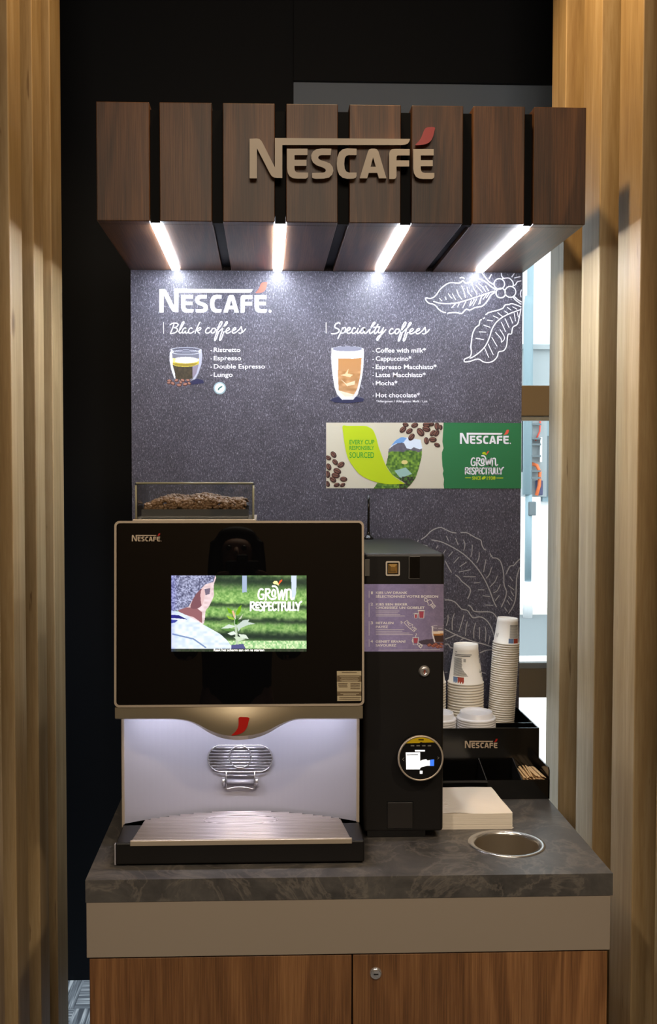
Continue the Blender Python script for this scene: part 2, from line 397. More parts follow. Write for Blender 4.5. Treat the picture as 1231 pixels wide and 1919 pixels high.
# ------------------------------------------------------------------ the lettering that repeats
E_ = [(275, 195), (403, 195), (403, 235), (322, 235), (322, 265), (397, 265), (397, 302), (322, 302), (322, 318), (325, 332), (333, 341), (346, 344), (407, 344), (407, 366), (403, 376), (393, 382), (338, 382), (312, 379), (292, 367), (280, 346), (275, 318)]
LOGO = [
 ('N', [(42, 380), (42, 133), (88, 131), (104, 135), (117, 148), (128, 168), (200, 312), (200, 128), (1042, 134), (1038, 150), (1028, 163), (1012, 170), (990, 172), (246, 172), (246, 378), (215, 378), (196, 375), (180, 366), (168, 348), (88, 192), (88, 380)], []),
 ('E', E_, []),
 ('S', [(552, 195), (490, 194), (460, 198), (438, 211), (426, 235), (427, 258), (438, 282), (460, 299), (498, 312), (513, 321), (518, 331), (512, 341), (498, 345), (432, 346), (432, 375), (442, 381), (460, 383), (505, 382), (537, 375), (557, 357), (564, 333), (560, 308), (545, 289), (520, 277), (484, 266), (471, 257), (470, 247), (478, 238), (492, 235), (548, 235)], []),
 ('C', [(709, 195), (650, 193), (622, 199), (601, 218), (589, 250), (585, 288), (589, 326), (601, 358), (622, 376), (650, 383), (690, 382), (703, 377), (709, 366), (709, 344), (662, 344), (645, 337), (635, 320), (632, 288), (635, 256), (645, 240), (662, 235), (709, 235)], []),
 ('A', [(728, 380), (780, 212), (788, 199), (800, 195), (822, 195), (836, 199), (846, 213), (895, 380), (848, 380), (838, 346), (785, 346), (775, 380)], [[(796, 308), (812, 248), (829, 308)]]),
 ('F', [(912, 384), (912, 225), (917, 208), (930, 198), (948, 196), (1040, 197), (1040, 237), (966, 237), (960, 241), (958, 249), (958, 268), (1037, 268), (1037, 306), (958, 306), (958, 366), (953, 380), (944, 384)], []),
 ('E', [(x + 787, y + 2) for x, y in E_], [])]
ACCENT = smooth2([(1075, 172), (1095, 150), (1110, 128), (1122, 100), (1130, 80), (1140, 67), (1158, 61), (1196, 62), (1194, 85), (1188, 112), (1176, 140), (1158, 158), (1135, 168), (1105, 172)], 3, True)
def logo(b, xl, xr, yb, yt, fn, mi=0, mred=1, dot=True, skew=0.0):
    """xl..xr: the N's left edge to the last E's right edge; yb..yt: baseline to the bar's top (photo px)"""
    t = lambda p: (xl + (p[0] - 42) / 1152 * (xr - xl), yb + (380 - p[1]) / 249 * (yt - yb) + skew * (p[0] - 42) / 1152)
    for k, poly, holes in LOGO: b.flat([t(p) for p in poly], fn, mi, [[t(p) for p in h] for h in holes])
    b.flat([t(p) for p in ACCENT], fn, mred)
    if dot: b.flat([t(p) for p in ellipse(1228, 368, 16, 16, 0, 12)], fn, mi)

GROWN = [[(400, 262), (375, 248), (340, 265), (318, 320), (316, 390), (335, 435), (370, 445), (405, 430), (412, 385), (412, 355), (375, 355)],
 [(455, 455), (458, 250)], [(458, 255), (510, 250), (535, 280), (520, 320), (462, 345)], [(480, 345), (530, 420), (580, 445), (630, 435), (650, 410)],
 [(605, 265), (580, 300), (578, 360), (600, 392), (625, 385), (640, 340), (635, 285), (605, 262)], [(585, 195), (640, 200), (675, 240), (690, 300)],
 [(690, 300), (714, 446)], [(714, 446), (762, 275)], [(762, 275), (785, 446)], [(785, 446), (828, 258)],
 [(855, 455), (858, 265)], [(858, 285), (895, 255), (930, 275), (935, 350), (940, 420), (960, 448), (990, 420)],
 [(165, 660), (168, 500)], [(168, 505), (215, 500), (238, 530), (220, 565), (172, 585)], [(190, 585), (230, 635), (290, 655)],
 [(320, 510), (275, 512), (268, 560), (275, 605), (320, 605)], [(270, 558), (310, 556)],
 [(400, 515), (365, 500), (345, 530), (360, 570), (395, 600), (395, 640), (360, 665), (320, 650)],
 [(425, 665), (428, 505)], [(428, 505), (475, 505), (490, 545), (470, 580), (430, 585)],
 [(560, 510), (515, 509)], [(515, 508), (515, 655)], [(515, 655), (562, 655)], [(515, 580), (552, 578)],
 [(650, 525), (625, 502), (595, 530), (585, 590), (600, 645), (625, 658), (652, 635)],
 [(665, 508), (735, 505)], [(700, 508), (698, 660)], [(765, 660), (765, 508)], [(765, 508), (812, 508)], [(765, 580), (805, 578)],
 [(830, 505), (828, 610), (845, 655), (870, 655), (888, 610), (890, 505)],
 [(920, 505), (920, 655)], [(920, 655), (965, 655)], [(985, 505), (985, 655)], [(985, 655), (1030, 652)],
 [(1035, 510), (1078, 595)], [(1140, 490), (1105, 520), (1080, 600), (1075, 660)]]
def grown(b, fn, t, k, mi, my, mr):
    q = lambda p: t((860 + p[0] / 13.68, 840 + p[1] / 13.68))
    for s in GROWN: ribbon(b, [q(p) for p in s], 2.45 * k, fn, mi, 4)
    b.flat([q(p) for p in [(590, 130), (620, 95), (670, 95), (698, 140), (710, 185), (660, 160), (615, 155)]], fn, my)
    b.flat([q(p) for p in [(702, 142), (720, 90), (770, 65), (770, 95), (745, 120), (708, 165)]], fn, mr)

# ------------------------------------------------------------------ the setting
b = B(); b.box(-2.3, 2.3, -5.0, 0.70, -.05, 0.0); struct(b, 'floor', M_CARPET)
b = B(); b.box(-2.3, 2.3, -5.0, 0.70, 3.3, 3.4); struct(b, 'ceiling', M_BLACKWALL)
b = B(); b.box(-2.3, -.0692, .68, .78, 0, 3.3); struct(b, 'wall_back', M_BLACKWALL)
b = B(); b.box(-2.4, -2.3, -5.0, .78, 0, 3.3); struct(b, 'wall_left', M_BLACKWALL)
b = B(); b.box(2.3, 2.4, -5.0, .78, 0, 3.3); struct(b, 'wall_right', M_BLACKWALL)
b = B(); b.box(-2.3, 2.3, -5.1, -5.0, 0, 3.3); struct(b, 'wall_front', mat('beige room wall', C(172, 146, 112), .7))
b = B(); b.box(1.5, 2.3, .68, .78, 0, 3.3); struct(b, 'wall_back_right', M_BLACKWALL)
b = B(); b.box(-.0692, 1.5, .66, .78, 2.885, 3.3); struct(b, 'trim_1', M_BLACKWALL)
b = B(); b.box(-.0692, 1.5, .675, .76, 2.60, 2.89); struct(b, 'trim_2', M_GREY)
# window: frame bars and glass
b = B()
b.box(-.0692, 1.5, .68, .75, 1.834, 1.933, .004); b.box(-.0692, 1.5, .68, .75, .916, 1.012, .004); b.box(-.0692, 1.5, .68, .75, 0, .08, .004)
b.box(-.0692, .0, .681, .749, .08, 2.61); b.box(1.43, 1.5, .681, .749, .08, 2.61)
b.box(-.0692, 1.5, .685, .715, 1.820, 1.834, 0, 1); b.box(-.0692, 1.5, .685, .715, 1.012, 1.030, 0, 1)
win = struct(b, 'window_1', [M_FRAME, mat('pale gasket', C(190, 196, 200), .5)])
b = B(); b.box(0, 1.43, .711, .716, .08, 2.6); g = b.build('window_glass', M_PANE, win)
# street outside
b = B(); b.box(-30, 40, 6.6, 40, -.12, -.02); struct(b, 'street', M_ROAD)
b = B(); b.box(-30, 40, .80, 6.6, -.10, 0.0); struct(b, 'pavement', M_PAVE)
b = B(); b.box(-30, 40, 9.45, 10.02, -.1, .06); struct(b, 'kerb', M_PAVE)
bld = thing('street_building', 'white rendered building across the street behind the window', 'building', (3, 10, 0))
b = B(); b.box(-20, 30, 10.02, 12, -.1, 9.0); b.build('facade_wall', M_OUTW, bld)
b = B(); b.box(2.90, 30, 9.90, 10.02, 2.62, 3.14); b.box(2.90, 30, 9.85, 10.02, 3.14, 3.20); b.build('grey_band', M_OUTG, bld)
b = B(); b.box(2.98, 3.19, 9.86, 10.02, 1.66, 2.62); b.box(2.98, 3.26, 9.90, 10.02, 1.36, 2.62); b.build('grey_panel', M_OUTG, bld)
b = B(); b.box(3.15, 3.175, 9.80, 9.86, 1.78, 2.08, .005); b.build('white_cover', M_OUTW, bld)
b = B(); b.box(3.22, 4.2, 9.93, 10.02, 1.30, 2.50); b.build('window_frame', M_PIPE, bld); b = B(); b.box(3.25, 4.15, 9.91, 9.94, 1.36, 2.10); b.build('window_pane', M_DARKWIN, bld)
b = B(); b.tube([(3.00, 9.75, 1.40), (3.00, 9.75, 6.0)], .040, 12); b.build('downpipe', M_PIPE, bld)
for z in (2.22, 2.05, 1.98, 1.84, 1.66, 1.58):
    b = B(); b.box(3.00, 3.14, 9.72, 9.86, z, z + .022); b.build('pipe_bracket', M_DARKWIN, bld)
b = B(); b.tube([(3.06, 9.84, 1.76), (3.11, 9.80, 1.74), (3.145, 9.79, 1.66), (3.14, 9.79, 1.50), (3.11, 9.80, 1.38)], .022); b.build('orange_cable', M_ORANGE, bld)
b = B(); b.tube([(3.16, 9.84, 2.30), (3.15, 9.83, 2.15), (3.10, 9.83, 2.04)], .010); b.build('red_cable', M_CORAL, bld)
b = B(); b.box(3.12, 3.19, 9.80, 9.90, 1.38, 1.56, .01); b.build('socket_box', mat('dark blue box', C(60, 62, 96), .5), bld)
b = B(); b.box(2.6, 3.15, 9.75, 10.02, .06, 1.36, .01); b.build('white_plinth', M_OUTW, bld)
sp = thing('street_pole', 'slim grey street pole standing before the white building outside', 'pole', (2.86, 9.2, -.02))
b = B(); b.tube([(2.863, 9.2, .40), (2.863, 9.2, 1.40)], .040, 12); b.tube([(2.84, 9.2, 1.40), (2.835, 9.2, 3.55), (2.85, 9.2, 3.66)], .050, 12); b.build('pole_shaft', M_PIPE, sp)
b = B(); b.lathe([(.001, 0), (.055, 0), (.055, .42), (.001, .42)], (2.863, 9.2, -.02), 20); b.build('pole_footing', M_OUTW, sp)
b = B(); b.box(2.85, 2.94, 9.15, 9.22, 1.16, 1.32, .01); b.build('pole_clamp', M_DARKWIN, sp)
sp['label'] = 'slim grey pole outside the window before the white building'

# wooden posts either side of the niche
LZ = [.045, -.085, -.183, -.280, -.395, -.503, -.610, -.725, -.835, -.955]
RZ = [.107, -.018, -.170, -.302, -.428, -.565, -.690, -.820, -.945, -1.075]
LW = ['rough oak post at the far end of the left slatted screen', 'rough oak post second from the far end of the left slatted screen', 'rough oak post third from the far end of the left slatted screen', 'rough oak post at the left picture edge, fourth from the back', 'rough oak post nearest the viewer in the left slatted screen']
RW = [s.replace('left', 'right') for s in LW]
for Z_, xf, sg, lab in ((LZ, -.68, -1, LW), (RZ, .60, 1, RW)):
    for i in range(5):
        y1, y0 = Z_[2 * i], Z_[2 * i + 1]; xs = sorted((xf, xf + sg * .16))
        b = B(); b.box(xs[0], xs[1], y0, y1, 0, 3.3, .0025)
        tag(b.build('wooden_post', M_OAK), lab[i], 'wooden post', ('left' if sg < 0 else 'right') + ' slatted screen')
b = B(); b.box(-.90, -.84, -1.1, .05, 0, 3.3); struct(b, 'wall_slat_left', M_BLACKWALL)
b = B(); b.box(.76, .80, -1.1, .11, 0, 3.3); struct(b, 'wall_slat_right', M_BLACKWALL)

# ------------------------------------------------------------------ canopy with sign and lights
CF = -.5163; CZ0, CZ1 = 2.163, 2.402
can = thing('canopy', 'walnut clad canopy with black gaps above the menu board', 'canopy', (0, 0, CZ0))
BX = [-.5013, -.3941, -.3736, -.2676, -.2453, -.1394, -.1165, -.0107, .0128, .1185, .1405, .2466, .2670, .3741, .3929, .5013]
b = B(); b.box(-.496, .496, CF + .028, -.0005, CZ0 + .018, CZ1 - .018)
for i in range(7): b.box(BX[2 * i + 1] + .0004, BX[2 * i + 2] - .0004, CF + .016, CF + .0285, CZ0 + .0005, CZ1 - .010)
for i in (1, 3, 5): b.box(BX[2 * i + 1] + .0004, BX[2 * i + 2] - .0004, CF + .0285, -.0005, CZ0 + .010, CZ0 + .0185)
b.build('canopy_core', M_CORE, can)
for i in range(8):
    x0, x1 = BX[2 * i], BX[2 * i + 1]
    b = B(); b.box(x0, x1, CF, CF + .028, CZ0, CZ1, .0015); b.box(x0, x1, CF + .027, -.0005, CZ0, CZ0 + .018, .0012); b.box(x0, x1, CF + .027, .022, CZ1 - .018, CZ1, .0012)
    if i in (0, 7): xa = x0 if i == 0 else x1 - .016; b.box(xa, xa + .016, CF + .027, -.0005, CZ0 + .017, CZ1 - .017)
    b.build('cladding_board', M_WALNUT, can)
for i in (0, 2, 4, 6):
    x0, x1 = BX[2 * i + 1] + .001, BX[2 * i + 2] - .001
    b = B(); b.box(x0, x1, -.487, -.022, CZ0 - .005, CZ0 + .008, .0008); s_ = b.build('led_strip', M_LED, can); s_['label'] = 'lit white LED strip'
    b = B(); b.box(x0 - .0005, x1 + .0005, -.022, -.0205, CZ0 + .001, CZ0 + .008, .0005); b.build('led_end_cap', M_CHROME, can)
# raised letters
def sgn(Y): return lambda p: atY(455 + p[0] / 3.327, 220 + p[1] / 3.327, Y)
for k, poly, holes in LOGO:
    b = B(); b.prism(poly, sgn(CF - .018), sgn(CF - .0005), 0, holes); b.build('sign_letter', M_SIGN, can)
b = B(); b.prism(ACCENT, sgn(CF - .018), sgn(CF - .0005)); o = b.build('sign_accent', M_RED, can); o['label'] = 'red leaf-shaped accent over the last letter'

# ------------------------------------------------------------------ menu board
men = thing('menu_board', 'charcoal menu board with white lettering and chalk leaf drawings', 'menu board', (0, 0, .02))
b = B(); b.box(-.5, .5, 0, .022, .02, CZ1 - .019, .001); b.build('board', M_BOARD, men)
def pn(k): return lambda p: atY(p[0], p[1], -.0004 * k)
b = B(); logo(b, 298.5, 500, 585.5, 541.5, pn(1)); b.build('printed_logo', [M_WHITEP, M_CORAL], men)
BC = [[(190, 80), (175, 130), (150, 190), (140, 215)], [(135, 100), (160, 82), (200, 75), (235, 82), (243, 100), (225, 125), (190, 140)], [(190, 140), (225, 148), (235, 170), (220, 195), (185, 212), (140, 217)],
 [(250, 190), (275, 160), (305, 110), (325, 70), (318, 58), (300, 75), (280, 120), (262, 170), (258, 200), (268, 212), (285, 205), (305, 185)],
 [(355, 148), (335, 142), (312, 160), (300, 190), (306, 210), (325, 206), (345, 180), (358, 150), (345, 190), (350, 212), (370, 206), (390, 190)],
 [(432, 150), (425, 140), (402, 150), (385, 180), (388, 206), (408, 214), (435, 204), (460, 185)],
 [(540, 65), (515, 110), (490, 165), (475, 215)], [(480, 190), (510, 155), (540, 138), (553, 148), (540, 168), (505, 178)], [(505, 178), (520, 205), (538, 212)]]
CO = [[(665, 148), (658, 138), (635, 150), (618, 180), (622, 208), (645, 212), (670, 200), (690, 180)],
 [(735, 145), (712, 150), (695, 180), (700, 208), (722, 210), (745, 188), (752, 160), (742, 146), (735, 145)], [(750, 162), (775, 170)],
 [(770, 180), (800, 140), (832, 95), (842, 62), (830, 55), (812, 75), (790, 130), (765, 210), (745, 270), (738, 305), (748, 308), (765, 280), (785, 220), (790, 195)],
 [(790, 200), (830, 160), (880, 115), (912, 75), (908, 58), (893, 65), (870, 110), (845, 170), (820, 250), (806, 300), (815, 308), (833, 285), (855, 220), (862, 195)],
 [(862, 195), (895, 190), (935, 165), (940, 148), (925, 140), (902, 160), (893, 190), (903, 212), (930, 208), (960, 190)],
 [(960, 190), (985, 180), (1025, 160), (1022, 142), (1005, 142), (985, 165), (978, 192), (990, 212), (1015, 208), (1045, 188)],
 [(1045, 188), (1075, 160), (1100, 125), (1105, 145), (1112, 180), (1105, 205), (1085, 215), (1068, 208)], [(1105, 205), (1130, 190), (1160, 155)]]
SP = [[(188, 70), (178, 58), (150, 65), (130, 90), (135, 112), (165, 125), (180, 142), (165, 165), (130, 178), (95, 178)],
 [(215, 115), (195, 165), (165, 230)], [(205, 140), (230, 112), (248, 115), (248, 140), (232, 165), (210, 172), (198, 168)], [(232, 165), (255, 160)],
 [(255, 160), (290, 135), (300, 118), (285, 110), (268, 130), (265, 160), (280, 175), (305, 165), (320, 150)],
 [(355, 122), (345, 112), (328, 128), (318, 155), (328, 175), (350, 170), (370, 150)], [(388, 118), (375, 155), (378, 172), (395, 168), (410, 150)], [(404, 96), (407, 93)],
 [(462, 118), (440, 115), (420, 140), (415, 168), (432, 172), (455, 145), (464, 118), (455, 155), (460, 174), (478, 168), (495, 150)],
 [(495, 150), (540, 100), (572, 62), (568, 52), (550, 65), (525, 115), (512, 160), (520, 175), (540, 165), (555, 150)],
 [(605, 75), (580, 120), (565, 160), (572, 178), (590, 165), (605, 150)], [(560, 108), (625, 102)],
 [(620, 112), (608, 150), (615, 168), (635, 160), (660, 120)], [(665, 112), (650, 160), (625, 215), (600, 250), (592, 235), (612, 205), (650, 180), (690, 135)]]
b = B()
for s in BC + CO: ribbon(b, [(300 + x / 7.241, 595 + y / 7.241) for x, y in s], 2.0, pn(1))
ribbon(b, [(306.2, 604), (306.6, 625)], 1.1, pn(1)); b.build('script_heading', M_WHITEP, men); b = B()
for s in SP: ribbon(b, [(605 + x / 5.862, 595 + y / 5.862) for x, y in s], 2.2, pn(1))
for s in CO: ribbon(b, [(605 + (728 + (x - 615) * .8096) / 5.862, 595 + (52 + (y - 55) * .8096) / 5.862) for x, y in s], 2.2, pn(1))
ribbon(b, [(611, 604.4), (611.2, 624.3)], 1.1, pn(1)); b.build('script_heading', M_WHITEP, men)
b = B()
for s, x1, y in (('Ristretto', 450.5, 659.5), ('Espresso', 452, 675), ('Double Espresso', 496.5, 690.5), ('Lungo', 436, 706)):
    text(b, s, 400.5, x1, y, 8.4, pn(1)); text(b, '-', 394.5, 396.8, y, 8, pn(1))
b.build('menu_text', M_WHITEP, men); b = B()
for s, x1, y in (('Coffee with milk*', 798, 660.5), ('Cappuccino*', 771, 676), ('Espresso Macchiato*', 818, 691.5), ('Latte Macchiato*', 797.5, 706.5), ('Mocha*', 744.5, 722), ('Hot chocolate*', 786.5, 744.5)):
    text(b, s, 704, x1, y, 8.6, pn(1)); text(b, '-', 697.8, 700.3, y, 8, pn(1))
text(b, '*Allergenen / Allergènes: Melk / Lait', 705, 801, 754, 4.4, pn(1), bold=.006); b.build('menu_text', M_WHITEP, men)
# pictures of the two drinks
q6 = lambda x, y: (305 + x / 9.469, 640 + y / 9.469)
def Pq(L_): return [q6(*p) for p in L_]
ESP = Pq([(140, 130), (260, 102), (420, 98), (570, 106), (688, 140), (702, 250), (690, 400), (640, 560), (600, 650), (720, 690), (730, 740), (500, 770), (420, 812), (280, 815), (130, 780), (60, 735), (70, 690), (140, 660), (205, 660), (150, 500), (118, 330), (122, 200)])
def paint_esp(X, Y):
    x = (X - 305) * 9.469; y = (Y - 640) * 9.469; im = np.zeros(X.shape + (3,)); im[:] = (92, 92, 108)
    n = vnoise(x, y, 26, 3); put(im, inside(ellipse(560, 715, 175, 60), x, y), (30, 30, 72))
    body = [(140, 130), (688, 140), (702, 250), (690, 400), (640, 560), (590, 660), (480, 715), (230, 690), (150, 500), (118, 330)]
    put(im, inside(body, x, y), (112, 112, 126)); put(im, inside([(640, 150), (688, 145), (700, 260), (685, 400), (630, 560), (570, 670), (520, 680), (600, 560), (640, 380)], x, y), (176, 178, 196))
    put(im, inside(ellipse(405, 160, 235, 45), x, y), (86, 88, 104))
    put(im, inside([(165, 410), (300, 440), (525, 440), (528, 655), (330, 690), (215, 650), (185, 540)], x, y), np.stack([50 + 22 * n, 42 + 18 * n, 28 + 10 * n], -1))
    put(im, inside([(525, 440), (640, 400), (600, 560), (530, 655)], x, y), (134, 124, 140))
    put(im, inside([(145, 300), (400, 330), (640, 300), (640, 400), (530, 440), (400, 452), (250, 440), (160, 405)], x, y), (206, 186, 70))
    put(im, inside([(160, 385), (400, 395), (630, 380), (560, 425), (400, 440), (230, 425)], x, y), (150, 128, 30)); put(im, inside(ellipse(405, 330, 235, 56), x, y), (252, 248, 226))
    put(im, inside([(145, 290), (230, 300), (220, 370), (150, 375)], x, y), (244, 232, 140))
    put(im, inside([(122, 200), (160, 150), (175, 330), (178, 430), (215, 560), (225, 660), (195, 650), (150, 500), (118, 330)], x, y), (222, 224, 236))
    for (cx, cy, rx, ry, r) in ((115, 695, 50, 32, .2), (180, 745, 45, 34, .5), (245, 690, 40, 32, -.3), (290, 775, 50, 32, .05), (355, 690, 45, 30, .3), (400, 760, 48, 34, -.3), (450, 690, 42, 28, .1), (470, 745, 34, 28, .4), (320, 725, 36, 26, .9), (110, 735, 40, 26, 0)):
        put(im, inside(ellipse(cx, cy, rx, ry, r), x, y), (74, 42, 34)); put(im, inside(ellipse(cx - 4, cy - 6, rx * .72, ry * .6, r), x, y), (168, 116, 98))
    for yy, rx, ry in ((140, 268, 40), (185, 245, 40)):
        e = ((x - 412) / rx) ** 2 + ((y - yy - 5) / ry) ** 2; put(im, (e > .86) & (e < 1.10), (214, 218, 232))
    return im
picture('espresso_picture', (310, 648, 383, 728), .55, paint_esp, pn(2), M_PIC, men, ESP)
q3 = lambda x, y: (600 + x / 5.352, 590 + y / 5.352)
LAT = [q3(*p) for p in [(112, 335), (180, 318), (280, 314), (380, 320), (438, 340), (438, 480), (425, 600), (400, 720), (375, 800), (440, 840), (430, 870), (300, 885), (150, 880), (95, 855), (170, 815), (140, 720), (118, 560), (108, 430)]]
def paint_lat(X, Y):
    x = (X - 600) * 5.352; y = (Y - 590) * 5.352; im = np.zeros(X.shape + (3,)); im[:] = (88, 88, 104); n = vnoise(x, y * 1.6, 40, 8)
    put(im, inside(ellipse(270, 855, 180, 36), x, y), (26, 28, 66))
    put(im, inside([(112, 335), (438, 340), (436, 480), (420, 620), (385, 790), (330, 850), (220, 852), (170, 800), (140, 720), (116, 560), (108, 430)], x, y), (206, 204, 204))
    k = np.clip((y - 430) / 380, 0, 1)[..., None]; c = np.array((168, 116, 62.)) * (1 - k) + np.array((180, 136, 92.)) * k; c = c + (n[..., None] - .5) * 50 * (k > .35)
    put(im, inside([(182, 425), (415, 428), (405, 600), (372, 740), (330, 815), (250, 820), (185, 760), (178, 600)], x, y), c)
    put(im, inside([(250, 590), (285, 540), (275, 590), (330, 600), (300, 625), (200, 605)], x, y), (226, 196, 156), .8); put(im, inside([(200, 640), (260, 690), (350, 660), (345, 700), (270, 715)], x, y), (236, 214, 184), .75)
    put(im, inside([(160, 750), (230, 770), (340, 800), (300, 835), (220, 830), (170, 790)], x, y), (232, 220, 200), .8)
    put(im, inside([(122, 385), (250, 360), (428, 380), (424, 428), (330, 440), (180, 436), (124, 420)], x, y), (252, 250, 250)); put(im, inside(ellipse(272, 342, 152, 24), x, y), (122, 122, 138))
    e = ((x - 272) / 162) ** 2 + ((y - 342) / 30) ** 2; put(im, (e > .84) & (e < 1.1), (216, 218, 232)); put(im, inside([(424, 380), (438, 360), (432, 520), (405, 690), (360, 810), (395, 650), (415, 520)], x, y), (238, 238, 244))
    return im
picture('latte_picture', (616, 648, 684, 757), .6, paint_lat, pn(2), M_PIC, men, LAT)
b = B(); b.flat(ellipse(411.8, 727.4, 11.6, 11.6, 0, 28), pn(1), 0); b.flat(ellipse(411.8, 727.4, 9.3, 9.3, 0, 28), pn(2), 1)
b.flat([(408, 731), (409, 727), (412, 725), (414, 723.5), (417.5, 723), (415, 726.5), (412, 728), (410, 731.5)], pn(3), 2)
b.build('round_seal', [mat('pale seal ring', C(150, 176, 184), .6), mat('pale seal', C(222, 234, 240), .6), mat('seal emblem', C(64, 112, 106), .6)], men)
# chalk leaf drawings
D4 = [[(870, 250), (820, 215), (760, 165), (700, 135), (640, 125), (590, 165), (545, 180), (510, 155), (470, 180), (410, 175), (360, 178), (310, 205), (260, 250), (225, 300), (190, 335), (150, 348), (105, 342), (108, 370), (140, 400), (185, 410), (215, 430), (250, 470), (290, 495), (320, 503)],
 [(345, 510), (400, 503), (450, 505), (500, 512), (545, 468), (590, 475), (640, 450), (690, 440), (735, 425), (780, 375), (820, 310), (860, 285)],
 [(190, 380), (260, 400), (350, 405), (450, 395), (560, 365), (680, 325), (780, 290), (860, 268)], [(480, 122), (505, 116), (525, 128)],
 [(725, 72), (770, 130), (800, 165), (850, 195)], [(825, 85), (800, 130)], [(935, 72), (940, 105), (965, 130)], [(1060, 210), (1090, 195), (1110, 165), (1150, 155)], [(1050, 110), (1075, 75)], [(1080, 122), (1140, 108)], [(1155, 255), (1143, 290), (1150, 330)], [(1065, 335), (1090, 365), (1150, 410)], [(1080, 330), (1120, 365), (1155, 385)],
 [(1150, 440), (1100, 420), (1050, 405), (1010, 415), (975, 420), (950, 455), (900, 475), (840, 490), (790, 505), (765, 525)], [(750, 560), (735, 570)], [(715, 580), (700, 590), (690, 635)],
 [(690, 640), (650, 670), (620, 730), (608, 800), (600, 880), (605, 940), (590, 985), (530, 1015), (535, 1045), (600, 1035), (660, 1015), (700, 1020), (740, 1045), (800, 1050), (850, 1030), (890, 985), (905, 935), (960, 920), (990, 870), (1000, 790), (1010, 740), (1045, 735), (1060, 665), (1110, 630), (1130, 560), (1150, 460)],
 [(590, 1005), (640, 980), (720, 915), (770, 850), (805, 770), (830, 690), (870, 620), (930, 565), (1010, 520), (1090, 490), (1145, 470)],
 [(945, 130), (975, 125), (1020, 125), (1060, 165), (1065, 205)]]
D4v = [[(255, 345), (280, 375)], [(315, 330), (328, 357)], [(352, 295), (375, 330), (392, 345)], [(398, 300), (432, 360)], [(445, 255), (465, 310), (500, 355)], [(498, 210), (520, 260), (540, 335)], [(560, 225), (570, 275), (608, 325)], [(610, 175), (630, 235), (668, 300)], [(655, 200), (690, 240), (725, 280)], [(685, 185), (730, 225), (760, 270)], [(760, 210), (795, 265)],
 [(430, 405), (390, 450)], [(470, 405), (455, 440)], [(545, 380), (510, 450)], [(605, 370), (585, 425)], [(640, 360), (595, 425)], [(665, 350), (625, 425)], [(710, 335), (685, 410)], [(740, 315), (715, 330), (700, 405)], [(770, 305), (735, 355)], [(800, 295), (770, 340)],
 [(655, 785), (740, 800)], [(690, 715), (765, 718)], [(740, 640), (810, 665)], [(780, 585), (840, 595)], [(845, 540), (900, 565)], [(895, 505), (945, 545)], [(970, 485), (1005, 510)], [(1000, 445), (1040, 475)], [(1060, 440), (1105, 465)],
 [(750, 890), (795, 995)], [(790, 850), (845, 965)], [(830, 775), (885, 870)], [(870, 720), (930, 790), (935, 830)], [(920, 690), (970, 780), (935, 830)], [(935, 610), (980, 710)], [(975, 570), (1018, 665)], [(1030, 550), (1060, 620)], [(1075, 510), (1090, 595)], [(1110, 500), (1120, 550)]]
q4 = lambda p: (780 + p[0] / 5.862, 500 + p[1] / 5.862)
b = B()
for s in D4: ribbon(b, [q4(p) for p in s], 2.1, pn(1), 0, 4)
for s in D4v: ribbon(b, [q4(p) for p in s], 1.5, pn(1), 0, 4)
for cx, cy, r in ((912, 188, 58), (928, 288, 53), (1033, 275, 60)): e = ellipse(cx, cy, r, r, 0, 24); ribbon(b, [q4(p) for p in e + e[:1]], 2.2, pn(1), 0, 1)
b.build('leaf_drawing', M_WHITEP, men)
D5 = [[(20, 250), (12, 275)], [(55, 240), (110, 200), (160, 150), (220, 118), (275, 110), (330, 135), (385, 160), (435, 168)], [(490, 165), (550, 165), (600, 190), (660, 225), (710, 250), (720, 300), (745, 345), (765, 355)], [(810, 395), (840, 440), (880, 445), (920, 475), (945, 540), (960, 630), (965, 740), (990, 810), (975, 890), (935, 980)],
 [(170, 245), (270, 265), (360, 305), (450, 355), (530, 410), (600, 475), (680, 570), (750, 680), (810, 810), (850, 920), (880, 980)], [(70, 300), (120, 310)], [(320, 480), (350, 540), (385, 600)], [(430, 630), (470, 660), (500, 700), (545, 735), (590, 780), (590, 830), (565, 890)],
 [(1138, 455), (1100, 490), (1070, 525), (1030, 535), (1000, 590), (985, 620)], [(1135, 550), (1105, 650), (1098, 760), (1090, 890), (1060, 980), (1015, 1050)],
 [(315, 905), (360, 905), (420, 925), (470, 975), (500, 1005), (560, 1020), (590, 1060), (625, 1100), (690, 1090), (740, 1105), (790, 1150), (830, 1220), (858, 1310)], [(570, 960), (605, 985), (630, 1025), (690, 1035), (800, 1035), (850, 1055), (885, 1105), (895, 1160)],
 [(315, 1225), (400, 1270), (500, 1315), (640, 1365), (740, 1390), (840, 1425)], [(315, 1390), (350, 1392), (375, 1425), (410, 1435)], [(315, 1335), (370, 1315), (440, 1285)], [(700, 1485), (760, 1460), (830, 1450)], [(315, 1700), (340, 1698)], [(690, 1690), (760, 1712)]]
